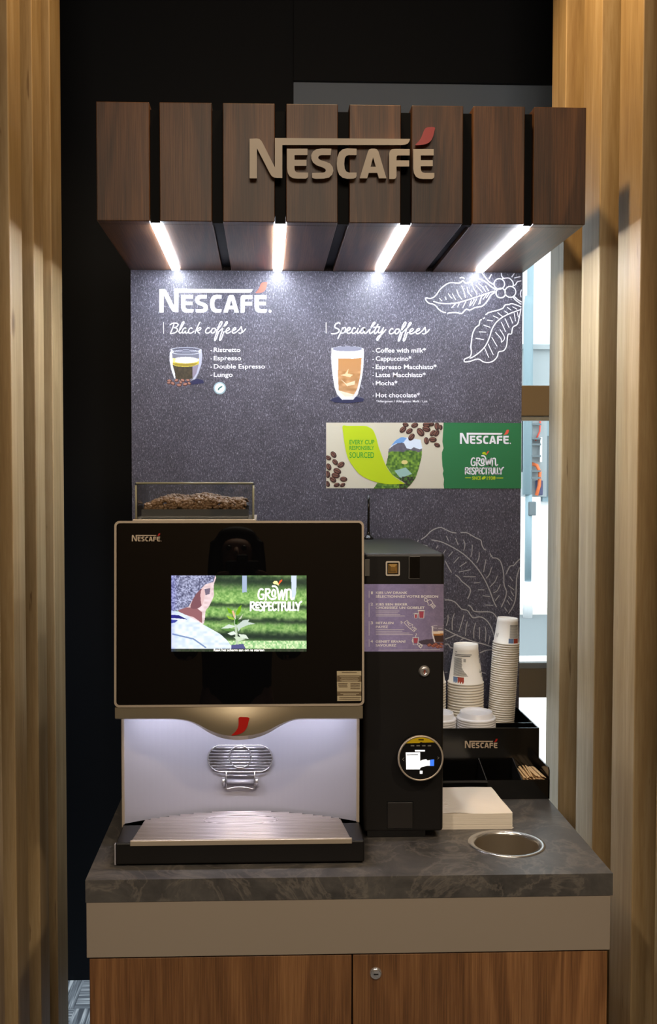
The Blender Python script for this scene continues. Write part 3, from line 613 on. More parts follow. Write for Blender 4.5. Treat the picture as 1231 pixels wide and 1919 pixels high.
D5v = [[(330, 205), (352, 250)], [(432, 228), (460, 300)], [(520, 245), (535, 300), (522, 360)], [(615, 300), (612, 370), (600, 430)], [(690, 380), (688, 440), (665, 495)], [(765, 460), (740, 595)], [(825, 550), (805, 620), (770, 665)], [(890, 640), (865, 700), (810, 760)], [(922, 735), (890, 800), (850, 825)], [(910, 855), (870, 910)],
 [(235, 310), (220, 335)], [(320, 355), (300, 390)], [(400, 375), (355, 425)], [(468, 435), (412, 498)], [(550, 490), (480, 538)], [(595, 572), (470, 598)], [(650, 650), (520, 648)], [(695, 715), (640, 718)], [(745, 793), (680, 793)], [(805, 868), (735, 858)], [(840, 965), (760, 960)],
 [(1025, 650), (1060, 695)], [(1010, 745), (1075, 795)], [(1040, 810), (1070, 860)], [(1015, 865), (1055, 915)], [(1000, 910), (1025, 955)], [(970, 990), (1000, 1030)],
 [(348, 1070), (348, 1120), (330, 1185)], [(418, 1055), (395, 1130), (395, 1235)], [(522, 1070), (500, 1150), (470, 1250)], [(560, 1145), (545, 1220), (540, 1295)], [(650, 1160), (632, 1240), (632, 1325)], [(695, 1205), (693, 1335)], [(755, 1200), (765, 1260), (758, 1360)], [(808, 1300), (793, 1390)], [(490, 1345), (520, 1325)]]
q5 = lambda p: (780 + p[0] / 5.862, 970 + p[1] / 5.862)
M_CHALK = mat('dim chalk print', C(176, 172, 170), .7)
b = B()
for s in D5: ribbon(b, [q5(p) for p in s], 1.9, pn(1), 0, 4)
for s in D5v: ribbon(b, [q5(p) for p in s], 1.5, pn(1), 0, 4)
b.build('lower_leaf_drawing', M_CHALK, men)
# banner printed on the board
ban = B(); ban.flat([(611, 792), (836, 792), (836, 915.5), (611, 915)], pn(1), 0); ban = ban.build('banner', M_LINEN, men)
def sub(b, name, m): return b.build(name, m, ban)
edge = [(831, 792), (830, 812), (829, 828), (831, 840), (828, 848), (828, 858), (829, 874), (831, 882), (829.5, 888), (832, 898), (831, 908), (832, 915.5)]
b = B(); b.flat(edge[::-1] + [(977.3, 793), (976.4, 915.5)][::1], pn(2), 0); sub(b, 'green_field', M_GREEN)
b = B(); logo(b, 861.8, 953.5, 831.8, 811.2, pn(3), 0, 1); sub(b, 'banner_logo', [M_WHITEP, M_CORAL])
b = B(); grown(b, pn(3), lambda p: p, 1.0, 0, 1, 2)
text(b, 'SINCE', 884.7, 901, 898.9, 6.3, pn(3), 1, .03); text(b, '1938', 912, 928.4, 898.9, 6.3, pn(3), 1, .03)
b.flat(ellipse(906.3, 895.6, 4.2, 2.6, -.6, 12), pn(3), 1)
ribbon(b, [(872, 895.4), (882.3, 895.4)], 1.3, pn(3), 1); ribbon(b, [(930.5, 895.8), (942.2, 895.8)], 1.3, pn(3), 1); sub(b, 'banner_slogan', [M_WHITEP, M_LIME, M_CORAL])
LEAF = smooth2([(642, 798), (652, 798), (668, 798), (684, 798.2), (692, 801), (699, 806), (705, 820), (709, 836), (714, 850), (720, 866), (727, 880), (738, 893), (750, 901), (758, 906.5), (745, 907), (728, 907.5), (716, 906), (700, 902), (688, 897), (674, 889), (660, 872), (651, 856), (646, 834), (643, 812)], 3, True)
PH = [(728, 842), (740, 826), (752, 819), (764, 820), (776, 822), (788, 824), (791, 838), (790, 856), (784, 880), (778, 897), (768, 910), (762, 915), (700, 915), (707, 905), (760, 906), (735, 890), (723, 872), (727, 855)]
def paint_land(X, Y):
    n = vnoise(X, Y, 3.2, 4); n2 = vnoise(X, Y, 7, 9); im = np.zeros(X.shape + (3,)); im[:] = np.stack([46 + 90 * n, 84 + 90 * n, 26 + 34 * n], -1)
    put(im, Y < 843 + 6 * n2, np.stack([86 + 20 * n, 84 + 18 * n, 98 + 16 * n], -1)); put(im, inside([(715, 815), (800, 815), (800, 838), (786, 842), (775, 838), (770, 842), (762, 840), (757, 830), (748, 829), (738, 834), (728, 842)], X, Y), (214, 226, 240))
    put(im, inside([(728, 838), (750, 817), (762, 821), (756, 829), (742, 831)], X, Y), (110, 160, 216)); put(im, inside(ellipse(758, 866, 6, 4), X, Y), (216, 200, 130)); put(im, inside([(739, 882), (760, 876), (772, 888), (750, 896)], X, Y), (150, 186, 176)); put(im, (Y > 893) & (X > 748) & (n > .35), (40, 46, 32))
    return im
picture('landscape_print', (698, 815, 794, 915.2), .7, paint_land, pn(2), M_PIC, ban, PH)
b = B(); b.flat(LEAF, pn(3)); sub(b, 'leaf_shape', M_LIME)
b = B()
for s, x1, y, c in (('EVERY CUP', 701.5, 832.5, 8.4), ('RESPONSIBLY', 701, 843, 7.6), ('SOURCED', 701, 858, 11)): text(b, s, 654.8, x1, y, c, pn(4), 0, .015)
sub(b, 'leaf_text', M_GREENT)
BEANS = [(625, 852, 7, .9), (615, 858, 6, .5), (628, 866, 6.5, .8), (639, 871, 7.5, -.6), (616, 875, 7, 1.2), (632, 883, 8, .5), (629, 891, 8, .2), (614, 889, 7, 1.4), (644, 898, 7, .1), (624, 899, 7, .6), (631, 909, 6, -.3), (642, 909, 5.5, -.5), (614, 907, 6, 1.2),
 (755, 805, 7.5, -.7), (767, 808, 7, -.6), (771, 819, 7.5, -.9), (777, 797, 7, -.3), (788, 810, 9, .9), (799, 804, 8, .3), (800, 796, 8, 0), (811, 812, 7, -.8), (819, 799, 7.5, 1.5), (818, 812, 7, -1), (799, 826, 7, 1.4), (811, 824, 7.5, .1), (819, 834, 6, .4), (760, 796, 6, .3), (808, 795, 6, 0), (826, 801, 5, 1.5)]
M_BP1, M_BP2, M_BP3 = mat('bean print dark', C(66, 40, 34), .6), mat('bean print mid', C(120, 78, 64), .6), mat('bean print line', C(46, 28, 26), .6)
b = B()
for kb, (cx, cy, r, a) in enumerate(BEANS):
    if kb == 13: sub(b, 'bean_print', [M_BP1, M_BP2, M_BP3]); b = B()
    def cl(p): return (min(max(p[0], 611.2), 830), min(max(p[1], 792.2), 914.8))
    b.flat([cl(p) for p in ellipse(cx, cy, r, r * .68, a, 16)], pn(3), 0); b.flat([cl(p) for p in ellipse(cx - .8, cy - .9, r * .74, r * .46, a, 14)], pn(4), 1)
    c, s_ = math.cos(a), math.sin(a); ribbon(b, [cl((cx - r * .8 * c, cy - r * .8 * s_)), cl((cx + .7 * s_, cy - .7 * c)), cl((cx + r * .8 * c, cy + r * .8 * s_))], 1.3, pn(5), 2, 3)
sub(b, 'bean_print', [M_BP1, M_BP2, M_BP3])

# ------------------------------------------------------------------ counter
HX, HY, HR = .3282, -.6012, .0635
CY0 = -.764
ctr = B(); hole = [(HX + (HR + .003) * math.cos(a), HY + (HR + .003) * math.sin(a)) for a in [2 * math.pi * k / 48 for k in range(48)]]
ctr.prism([(-.4918, CY0), (.4918, CY0), (.4918, -.001), (-.4918, -.001)], lambda p: (p[0], p[1], .9), lambda p: (p[0], p[1], .858), 0, [hole])
tag(ctr.build('worktop', M_SLATE), 'dark slate-look worktop with a round waste hole', 'worktop')
cab = thing('cabinet', 'walnut cabinet under the slate worktop with a taupe apron', 'cabinet', (0, -.38, 0))
b = B(); b.box(-.4905, .4880, CY0 + .001, CY0 + .020, .7535, .858, .0008); b.box(-.4900, -.472, CY0 + .02, -.002, .7535, .858); b.box(.470, .4875, CY0 + .02, -.002, .7535, .858); b.build('apron', M_TAUPE, cab)
b = B(); b.box(-.484, -.466, -.742, -.002, .06, .7535); b.box(.464, .482, -.742, -.002, .06, .7535); b.box(-.466, .464, -.02, -.002, .06, .7535); b.box(-.466, .464, -.742, -.02, .06, .078); b.build('carcass', M_DOOR, cab)
b = B(); b.box(-.470, .468, -.70, -.66, 0, .06); b.build('plinth', M_BLACK, cab)
b = B(); b.box(-.4862, .0010, CY0 + .004, -.742, .064, .7505, .0012); b.build('door', M_DOOR, cab)
b = B(); b.box(.0036, .4846, CY0 + .004, -.742, .064, .7505, .0012); dr = b.build('door', M_DOOR, cab)
lk = atY(704, 1824, CY0 + .004)
b = B(); b.lathe([(0, .004), (.008, .004), (.0095, .0035), (.0115, .001), (.0118, -.002)], (lk.x, CY0 + .004, lk.z), 28, axis='Y'); b.box(lk.x - .0045, lk.x + .0045, CY0 - .0006, CY0, lk.z - .0012, lk.z + .0012, 0, 1); b.build('lock', [M_CHROME, M_BLACK], dr)

# waste chute
ch = thing('waste_chute', 'round steel waste chute set in the worktop', 'waste chute', (HX, HY, .9))
b = B(); b.lathe([(.0775, 0.0003), (.0772, .0016), (.074, .0022), (.068, .0018), (.0645, .0), (.0632, -.004)], (HX, HY, .9), 64); b.build('rim', mat('rim steel', C(200, 199, 197), .24, .9), ch)
b = B(); b.lathe([(.0634, -.002), (.0634, -.14)], (HX, HY, .9), 64); b.lathe([(.0634, -.14), (.001, -.14)], (HX, HY, .9), 64); b.build('tube', mat('dull steel', C(170, 156, 136), .35, .7), ch)

# ------------------------------------------------------------------ coffee machine
mx0, mx1 = -.4508, .0322
hx0, hx1, hy0, hy1, hz0, hz1 = -.4215, -.1840, -.545, -.330, 1.5535, 1.6305
cof = thing('coffee_machine', 'coffee machine with a black glass touch front and silver niche', 'coffee machine', (-.21, -.45, .9))
TL = math.radians(3.0); GP = Vector((0, -.667, 1.199)); GV = Vector((0, math.sin(TL), math.cos(TL))); GN = Vector((0, -GV.z, GV.y))
def gp(k): return lambda p: at(p[0], p[1], GP + GN * (.0004 * k), GN)
def gl(x, v, out=0.0): return (Vector((x, 0, 0)) + GP + GV * v + GN * out)
GH = .3592
def rr(x0, x1, v0, v1, r, n=6):
    out = []
    for cx, cy, a0 in ((x1 - r, v1 - r, 0), (x0 + r, v1 - r, 90), (x0 + r, v0 + r, 180), (x1 - r, v0 + r, 270)):
        for k in range(n + 1): a = math.radians(a0 + 90 * k / n); out.append((cx + r * math.cos(a), cy + r * math.sin(a)))
    return out
b = B(); b.prism(rr(mx0, mx1, .0, GH, .010), lambda p: gl(p[0], p[1], .0015), lambda p: gl(p[0], p[1], -.028), 0, [rr(mx0 + .0042, mx1 - .0042, .0042, GH - .0042, .0065)]); b.build('frame', M_CHAMP, cof)
b = B(); b.prism(rr(mx0 + .004, mx1 - .004, .004, GH - .004, .0065), lambda p: gl(p[0], p[1], 0), lambda p: gl(p[0], p[1], -.006)); b.build('glass_front', M_GLASSBLK, cof)
b = B(); prof = [(GP.y + .027, 1.20), (GP.y + .027 + .352 * math.sin(TL), 1.5500), (-.625, 1.5500), (-.60, 1.5300), (-.16, 1.5300), (-.16, 1.20)]
b.prism(prof, lambda p: (mx0 + .004, p[0], p[1]), lambda p: (mx1 - .004, p[0], p[1])); b.box(hx0 - .006, hx1 + .006, hy0 - .012, hy1 + .006, 1.529, hz0 - .0008); b.build('upper_housing', mat('grey plastic', C(120, 118, 118), .4), cof)
b = B(); logo(b, 247, 300, 1014.4, 1002.6, gp(1), 0, 1); b.build('glass_logo', [M_BEIGEP, M_RED], cof)
# rating label
rp = lambda x, y: (625 + x / 18.94, 1250 + y / 18.94)
b = B(); b.flat([rp(*p) for p in ((115, 140), (985, 135), (985, 1195), (130, 1205))], gp(1), 0)
b.flat([rp(*p) for p in ((125, 300), (985, 300), (985, 520), (125, 520))], gp(2), 1); b.flat([rp(*p) for p in ((130, 865), (985, 865), (985, 1020), (130, 1020))], gp(2), 1)
for x0, x1, y, mi in ((210, 920, 345, 0), (270, 860, 395, 0), (230, 910, 460, 0), (280, 860, 500, 0), (170, 500, 585, 1), (170, 480, 640, 1), (180, 500, 700, 1), (600, 940, 585, 1), (600, 940, 640, 1), (600, 940, 700, 1), (600, 940, 765, 1), (240, 910, 940, 0), (340, 800, 985, 0), (200, 950, 1080, 1), (200, 940, 1140, 1), (290, 820, 190, 1)):
    b.flat([rp(x0, y - 11), rp(x1, y - 11), rp(x1, y + 11), rp(x0, y + 11)], gp(3), mi)
b.build('rating_label', [mat('pale label', C(172, 158, 128), .6), mat('dark label print', C(98, 82, 58), .6)], cof)
# lit screen
q7 = lambda x, y: (310 + x / 4.396, 1070 + y / 4.396)
def paint_screen(X, Y):
    x = (X - 310) * 4.396; y = (Y - 1070) * 4.396; n1 = vnoise(x, y * 1.6, 30, 1); n2 = vnoise(x, y, 11, 2); n = .55 * n1 + .45 * n2
    im = np.stack([84 + 110 * n, 134 + 96 * n, 62 + 80 * n], -1)
    for yc, h, s in ((70, 60, .85), (275, 20, .7), (395, 26, .8), (525, 44, .9)):
        yy = y - (yc + (x - 300) * .03 + 14 * (n1 - .5)); g = np.exp(-(yy / h) ** 2) * s; im = im * (1 - g[..., None]) + np.array((28, 40, 36.)) * g[..., None]
    g = (y > 575) * 1.0; im = im * (1 - g[..., None]) + np.stack([120 + 130 * n2, 180 + 80 * n2, 110 + 100 * n2], -1) * g[..., None]
    put(im, inside([(630, 40), (668, 40), (668, 175), (632, 178)], x, y), (170, 186, 214)); put(im, inside([(1035, 40), (1080, 40), (1076, 180), (1062, 240), (1040, 235)], x, y), (214, 226, 244))
    hn = vnoise(x, y, 9, 6)
    put(im, inside(smooth2([(300, 40), (412, 40), (400, 100), (395, 150), (398, 200), (378, 250), (352, 300), (330, 330), (322, 400), (300, 440), (200, 400), (130, 320), (200, 200)], 3, True), x, y), np.stack([216 + 34 * n1, 190 + 36 * n1, 190 + 40 * n1], -1))
    put(im, inside([(100, 300), (250, 300), (300, 340), (300, 430), (230, 380), (110, 345)], x, y), (150, 100, 104)); put(im, inside(smooth2([(255, 175), (300, 145), (320, 175), (300, 280), (250, 312), (205, 300), (222, 240)], 3, True), x, y), (128, 84, 92))
    put(im, inside([(320, 150), (370, 140), (362, 190), (330, 200)], x, y), (120, 108, 126)); put(im, inside(smooth2([(290, 170), (310, 140), (325, 180), (315, 240), (300, 285), (290, 240)], 3, True), x, y), (226, 190, 190))
    put(im, inside([(45, 30), (410, 35), (395, 90), (330, 110), (300, 140), (250, 190), (215, 250), (190, 295), (140, 310), (90, 330), (45, 330)], x, y), np.stack([70 + 130 * hn, 72 + 132 * hn, 100 + 136 * hn], -1))
    sh = [(45, 328), (110, 335), (190, 375), (290, 430), (380, 480), (450, 520), (510, 575), (560, 645), (45, 645)]
    put(im, inside(sh, x, y), np.stack([206 + 40 * n1, 222 + 30 * n1, 250 + 0 * n1], -1)); put(im, inside([(45, 360), (110, 365), (180, 400), (110, 392), (45, 388)], x, y), (40, 40, 120)); put(im, inside([(45, 400), (105, 405), (80, 425), (45, 432)], x, y), (60, 70, 150))
    for a, b2 in (((60, 520), (230, 560)), ((230, 560), (330, 630))):
        t = np.clip(((x - a[0]) * (b2[0] - a[0]) + (y - a[1]) * (b2[1] - a[1])) / ((b2[0] - a[0]) ** 2 + (b2[1] - a[1]) ** 2), 0, 1); d = np.hypot(x - a[0] - t * (b2[0] - a[0]), y - a[1] - t * (b2[1] - a[1])); put(im, d < 6, (128, 150, 190))
    for p, c in (([(505, 300), (545, 320), (575, 350), (600, 300), (625, 280), (620, 330), (600, 360), (560, 362), (520, 345)], (120, 176, 30)), ([(500, 365), (560, 385), (570, 405), (520, 395)], (150, 196, 60)), ([(545, 330), (560, 325), (580, 385), (565, 390)], (236, 190, 150)), ([(575, 340), (600, 600), (580, 610), (565, 420)], (190, 206, 180)), ([(440, 415), (490, 395), (560, 410), (500, 425)], (90, 120, 70)), ([(455, 475), (520, 440), (580, 455), (530, 475)], (214, 228, 214)), ([(470, 482), (530, 470), (570, 492), (500, 492)], (96, 140, 70)), ([(585, 450), (640, 405), (690, 400), (680, 420), (740, 435), (680, 445), (620, 470), (600, 500)], (200, 214, 204)), ([(600, 400), (640, 350), (620, 395)], (206, 210, 190)), ([(570, 400), (600, 390), (590, 440), (570, 440)], (48, 96, 30)), ([(510, 515), (560, 495), (585, 520), (540, 530)], (228, 238, 228)), ([(600, 520), (660, 525), (685, 560), (620, 550)], (220, 232, 216)), ([(560, 545), (600, 540), (660, 560), (600, 580)], (206, 222, 196)), ([(540, 610), (640, 600), (660, 640), (540, 640)], (90, 90, 140))):
        put(im, inside(p, x, y), c)
    put(im, y > 640, im * .28)
    vg = np.exp(-((x - 45) / 40) ** 2)[..., None]; return im * (1 - .15 * vg) + np.array((60, 60, 255.)) * .15 * vg
scr = picture('screen', (321, 1078.5, 574.3, 1221), .62, paint_screen, gp(1), M_SCREEN, cof)
M_LIT = mat('lit white letters', (1, 1, 1, 1), .5, emit=(1, 1, 1, 1), es=1.1); M_LITY = mat('lit cream', C(240, 220, 160), .5, emit=C(244, 224, 160), es=.9); M_LITR = mat('lit red', C(210, 80, 40), .5, emit=C(214, 84, 44), es=.9)
b = B(); grown(b, gp(2), lambda p: (468.1 + (p[0] - 870.96) * 1.336, 1143.9 + (p[1] - 888.2) * 1.336), 1.30, 0, 1, 2); b.build('screen_slogan', [M_LIT, M_LITY, M_LITR], scr); b = B(); text(b, 'Raak het scherm aan om te starten', 400.5, 495, 1220.3, 4.6, gp(2), 0, .02); b.build('screen_prompt', M_LIT, scr)
# steel trim with a belly over the outlet
bel = smooth2([(38, 125), (180, 125), (290, 125), (340, 128), (380, 136), (420, 154), (470, 184), (520, 205), (560, 213), (605, 216), (650, 213), (690, 206), (740, 189), (790, 161), (830, 141), (870, 128), (920, 125), (1050, 125), (1181, 125)], 4)
b = B(); nr = 7; vs = []
for x, y in bel:
    px, py = 200 + x / 2.462, 1300 + y / 2.462; xb = atY(px, py, -.668)
    w = math.exp(-((x - 605) / 190) ** 2)
    for k in range(nr):
        t = k / (nr - 1); z = 1.1985 + (xb.z - 1.1985) * t; vs.append((min(max(xb.x, mx0), mx1), -.667 - w * .010 * math.sin(t * math.pi * .62) + (.012 * t * t * t if k == nr - 1 else 0), z))
n_ = len(bel); vs += [(v[0], v[1] + .02, v[2]) for v in vs]; K = n_ * nr
fs = []
for i in range(n_ - 1):
    for k in range(nr - 1): q = i * nr + k; fs.append((q, q + nr, q + nr + 1, q + 1)); fs.append((K + q, K + q + 1, K + q + nr + 1, K + q + nr))
    a = i * nr + nr - 1; fs.append((a, a + nr, K + a + nr, K + a)); a = i * nr; fs.append((a, K + a, K + a + nr, a + nr))
for i in (0, n_ - 1):
    for k in range(nr - 1): q = i * nr + k; fs.append((q, q + 1, K + q + 1, K + q))
b.add(vs, fs, 0, True); trim = b.build('steel_trim', M_STEEL, cof)
mm = trim.modifiers.new('edge', 'EDGE_SPLIT'); mm.split_angle = math.radians(40)
b = B(); b.box(mx0 + .002, mx1 - .002, -.640, -.50, 1.176, 1.200); b.build('outlet_housing', M_BLACK, cof)
q8 = lambda x, y: (380 + x / 8.207, 1320 + y / 8.207)
b = B(); acc = smooth2([(440, 480), (480, 440), (520, 395), (545, 340), (550, 270), (555, 200), (630, 195), (712, 205), (705, 260), (680, 350), (640, 410), (590, 445), (520, 470)], 3, True)
b.prism([q8(*p) for p in acc], lambda p: atY(p[0], p[1], -.6785), lambda p: atY(p[0], p[1], -.672)); b.build('red_accent', M_RED, cof)
b = B(); b.box(-.40, -.02, -.628, -.618, 1.1715, 1.1765, .001); nl = b.build('niche_light', mat('niche led', (1, 1, 1, 1), .5, emit=(.84, .84, 1.0, 1), es=60.0), cof); nl['label'] = 'lit LED strip under the outlet'
# silver niche back, curved
sx0, sx1 = -.4435, .0250
def arcY(x): t = (x - (sx0 + sx1) / 2) / ((sx1 - sx0) / 2); return -.590 + .073 * (1 - t * t)
xs = [sx0 + (sx1 - sx0) * k / 40 for k in range(41)]
b = B(); front = [(x, arcY(x)) for x in xs]; back = [(x, arcY(x) + .006) for x in reversed(xs)]
b.prism(front + back, lambda p: (p[0], p[1], .945), lambda p: (p[0], p[1], 1.186)); b.build('niche_back', M_SILVER, cof)
b = B(); body = [(x, arcY(x) + .0065) for x in xs] + [(sx1, -.16), (sx0, -.16)]; b.prism(body, lambda p: (p[0], p[1], .93), lambda p: (p[0], p[1], 1.20)); b.build('lower_housing', M_BLACK, cof)
for x0, x1 in ((sx0 - .0045, sx0 + .0012), (sx1 - .0012, sx1 + .0050)):
    b = B(); b.box(x0, x1, -.5935, -.50, .938, 1.186, .001); b.build('side_trim', M_CHAMP, cof)
b = B(); b.box(-.446, .030, -.60, -.15, .9002, .930); b.build('base', M_BLACK, cof)
# folding cup rest of wire
wy = lambda x: arcY(x) - .010
def wp(x, y, off=0.0): p = q8(x, y); v = atY(p[0], p[1], -.527 + off); return v
rest = B()
st = [(575 + (290 * (1 if math.cos(a) > 0 else -1) if abs(math.cos(a)) > 1e-6 else 0) + 205 * math.cos(a), 832 + 205 * math.sin(a)) for a in [2 * math.pi * k / 48 for k in range(48)]]
rest.tube([wp(*p) for p in st], .0013, 8, True)
for y in (668, 714, 760, 806, 852, 898, 944, 990):
    hw = 290 + math.sqrt(max(205 ** 2 - (y - 832) ** 2, 0)); rest.tube([wp(575 - hw, y, .002), wp(575 + hw, y, .002)], .0016, 8)
rest.tube([wp(*p, -.0015) for p in ellipse(575, 805, 172, 170, 0, 36)], .0012, 8, True)
for y in (1045, 1095): rest.tube([wp(365, y), wp(795, y)], .0012, 8)
for x in (360, 797): rest.tube([wp(x, 1020), wp(x, 1290)], .0013, 8)
rest.tube([wp(345, 1290), wp(380, 1300), wp(480, 1275), wp(575, 1270), wp(680, 1278), wp(760, 1300), wp(800, 1290)], .0013, 8)
cr = rest.build('cup_rest', M_CHROME, cof)
b = B(); b.tube([wp(375, 1190), wp(780, 1190)], .0046, 16); b.build('hinge_barrel', M_SILVER, cr)
for x0, x1 in ((295, 345), (805, 855)):
    b = B(); b.tube([wp(x0, 1185), wp(x1, 1185)], .0098, 20); b.build('hinge_knob', M_CHROME, cr)
for x in (325, 825): b = B(); b.tube([wp(x, 1190, .004), wp(x, 1190, .016)], .004, 10); b.build('hinge_bracket', M_BLACK, cr)
# drip tray
b = B(); tr = [(-.4457, -.700), (.0304, -.700), (.0304, -.560), (-.4457, -.560)]
b.box(-.4457, .0304, -.700, -.56, .9035, .9455, .003); b.prism([(x, min(arcY(x) - .001, -.525)) for x in xs] + [(sx1, -.60), (sx0, -.60)], lambda p: (p[0], p[1], .9455), lambda p: (p[0], p[1], .931)); dt = b.build('drip_tray', M_BLACK, cof)
ga, gb = -.4145, .0030
def gx(y):   # the grille narrows towards the back
    t = (y + .697) / .12; return ga + .012 * t, gb - .012 * t
b = B()
rows = 21
for k in range(rows):
    y = -.692 + k * .0079; x0, x1 = gx(y)
    lim = y + .012
    t2 = 1 - (lim + .590) / .073
    if lim > -.590:
        if t2 <= 0: continue
        h = math.sqrt(t2) * (sx1 - sx0) / 2; c_ = (sx0 + sx1) / 2; x0 = max(x0, c_ - h); x1 = min(x1, c_ + h)
    b.tube([(x0, y, .9486), (x1, y, .9486)], .0019, 8)
for k in range(7):
    x = ga + .03 + (gb - ga - .06) * k / 6; b.tube([(x, -.697, .9468), (x, arcY(x) - .012, .9468)], .0012, 6)
e = ellipse(0, 0, .075, .026, 0, 32); b.tube([(-.21 + p[0], -.585 + p[1], .9500) for p in e], .0009, 6, True)
b.build('drip_grille', mat('grille wire', C(206, 198, 204), .3, .5), dt)
b = B(); b.prism([(ga, -.698), (gb, -.698), (gb - .011, -.60), (gb - .03, -.58), (-.12, -.545), (-.21, -.540), (-.30, -.545), (ga + .03, -.58), (ga + .011, -.60)], lambda p: (p[0], p[1], .9464), lambda p: (p[0], p[1], .9450)); b.build('drip_basin', mat('basin steel', C(84, 76, 80), .35, .6), dt)
b = B(); b.box(ga - .003, gb + .003, -.7025, -.695, .9400, .9500, .001); b.build('steel_lip', M_CHAMP, dt)
b = B(); b.box(-.4475, -.4450, -.7005, -.690, .9035, .943, .0005); b.build('side_cap', M_SILVER, dt)
# bean hopper
b = B()
for (x0, x1, y0, y1) in ((hx0, hx1, hy0, hy0 + .003), (hx0, hx1, hy1 - .003, hy1), (hx0, hx0 + .003, hy0 + .003, hy1 - .003), (hx1 - .003, hx1, hy0 + .003, hy1 - .003)): b.box(x0, x1, y0, y1, hz0, hz1 - .005)
hop = b.build('bean_hopper', M_PLASTIC, cof)
b = B(); b.box(hx0 - .003, hx1 + .003, hy0 - .003, hy1 + .003, hz1 - .005, hz1, .0022); b.build('hopper_lid', M_PLASTIC, hop)
b = B(); b.box(hx0 + .010, hx1 - .010, hy0 + .006, hy0 + .0085, hz0 + .001, 1.5765); b.build('hopper_tray', mat('smoked tray', C(92, 92, 94), .06), hop)
b = B()
for x in (hx0, hx1):
    b.tube([(x, hy0 - .0005, hz0), (x, hy0 - .0005, hz1 - .005)], .0022, 8)
b.tube([(hx0, hy0 - .001, hz1 - .001), (hx1, hy0 - .001, hz1 - .001)], .0022, 8); b.build('hopper_edge', mat('olive plastic edge', C(150, 146, 120), .15), hop)
b = B(); b.box(hx0 - .006, hx1 + .006, hy0 - .012, hy1 + .006, hz0 - .001, hz0 + .003, .001); b.build('hopper_base', M_CHAMP, hop)
rnd = random.Random(3)
bb = B()
def hz(x, y): u = (x - (hx0 + hx1) / 2) / .115; v = (y - (hy0 + hy1) / 2) / .11; return 1.583 + .020 * max(0, 1 - .85 * u * u) * max(0, 1 - .5 * v * v) + .003 * math.sin(9 * u) 
G = 12; gx_ = [hx0 + .012 + (hx1 - hx0 - .024) * i / G for i in range(G + 1)]; gy_ = [hy0 + .010 + (hy1 - hy0 - .016) * j / G for j in range(G + 1)]
vs = [(x, y, hz(x, y) - .004) for y in gy_ for x in gx_]; bb.add(vs, [(j * (G + 1) + i, j * (G + 1) + i + 1, (j + 1) * (G + 1) + i + 1, (j + 1) * (G + 1) + i) for j in range(G) for i in range(G)], 1, True)
bb.box(gx_[0], gx_[-1], gy_[0] + .002, gy_[-1], hz0 + .0035, 1.578, 0, 1)
bmb = bmesh.new(); bmesh.ops.create_uvsphere(bmb, u_segments=12, v_segments=8, radius=1)
for v in bmb.verts:
    if abs(v.co.y) < .25 and v.co.z > .2: v.co.z -= .28
bv = [v.co.copy() for v in bmb.verts]; bmb.verts.index_update(); bf = [[v.index for v in f.verts] for f in bmb.faces]; bmb.free()
for k in range(640):
    x = rnd.uniform(gx_[0] + .004, gx_[-1] - .004); y = gy_[0] + .003 + (gy_[-1] - gy_[0] - .007) * rnd.random() ** 1.5; z = hz(x, y) + rnd.uniform(-.003, .0015)
    R_ = Matrix.Rotation(rnd.uniform(0, 6.3), 3, 'Z') @ Matrix.Rotation(rnd.uniform(-.9, .9), 3, 'X') @ Matrix.Rotation(rnd.uniform(-.6, .6), 3, 'Y'); s_ = rnd.uniform(.9, 1.1)
    bb.add([R_ @ Vector((v.x * .0056 * s_, v.y * .0042 * s_, v.z * .0032 * s_)) + Vector((x, y, z)) for v in bv], bf, 0, True)
for k in range(210):
    x = rnd.uniform(gx_[0] + .004, gx_[-1] - .004); y = gy_[0] + rnd.uniform(-.0005, .003); z = rnd.uniform(1.576, hz(x, gy_[0]))
    R_ = Matrix.Rotation(rnd.uniform(0, 6.3), 3, 'Z') @ Matrix.Rotation(rnd.uniform(-1.6, 1.6), 3, 'X') @ Matrix.Rotation(rnd.uniform(-.6, .6), 3, 'Y')
    bb.add([R_ @ Vector((v.x * .0056, v.y * .0042, v.z * .0032)) + Vector((x, y, z)) for v in bv], bf, 0, True)
tag(bb.build('coffee_beans', [M_BEAN, M_BED], normals=False), 'heap of roasted coffee beans inside the clear hopper', 'coffee beans', kind='stuff')

# ------------------------------------------------------------------ payment unit
PF = -.58; px0, px1 = .040, .2025
pay = thing('payment_unit', 'tall black payment unit between coffee machine and cup organiser', 'payment terminal', (.12, -.35, .9))
b = B(); b.box(px0, px1, PF, -.095, .9195, 1.4885, .006, 0, 3); b.build('housing', M_BLACK, pay)
b = B(); b.box(.050, .170, -.555, -.12, .9002, .9205); b.build('plinth', M_BLACKG, pay)
def pf(k): return lambda p: atY(p[0], p[1], PF - .0003 * k - .0002)
b = B(); b.box(atY(747, 1028, PF).x, atY(811, 1028, PF).x, PF - .0004, PF + .001, 1.45, 1.4505)
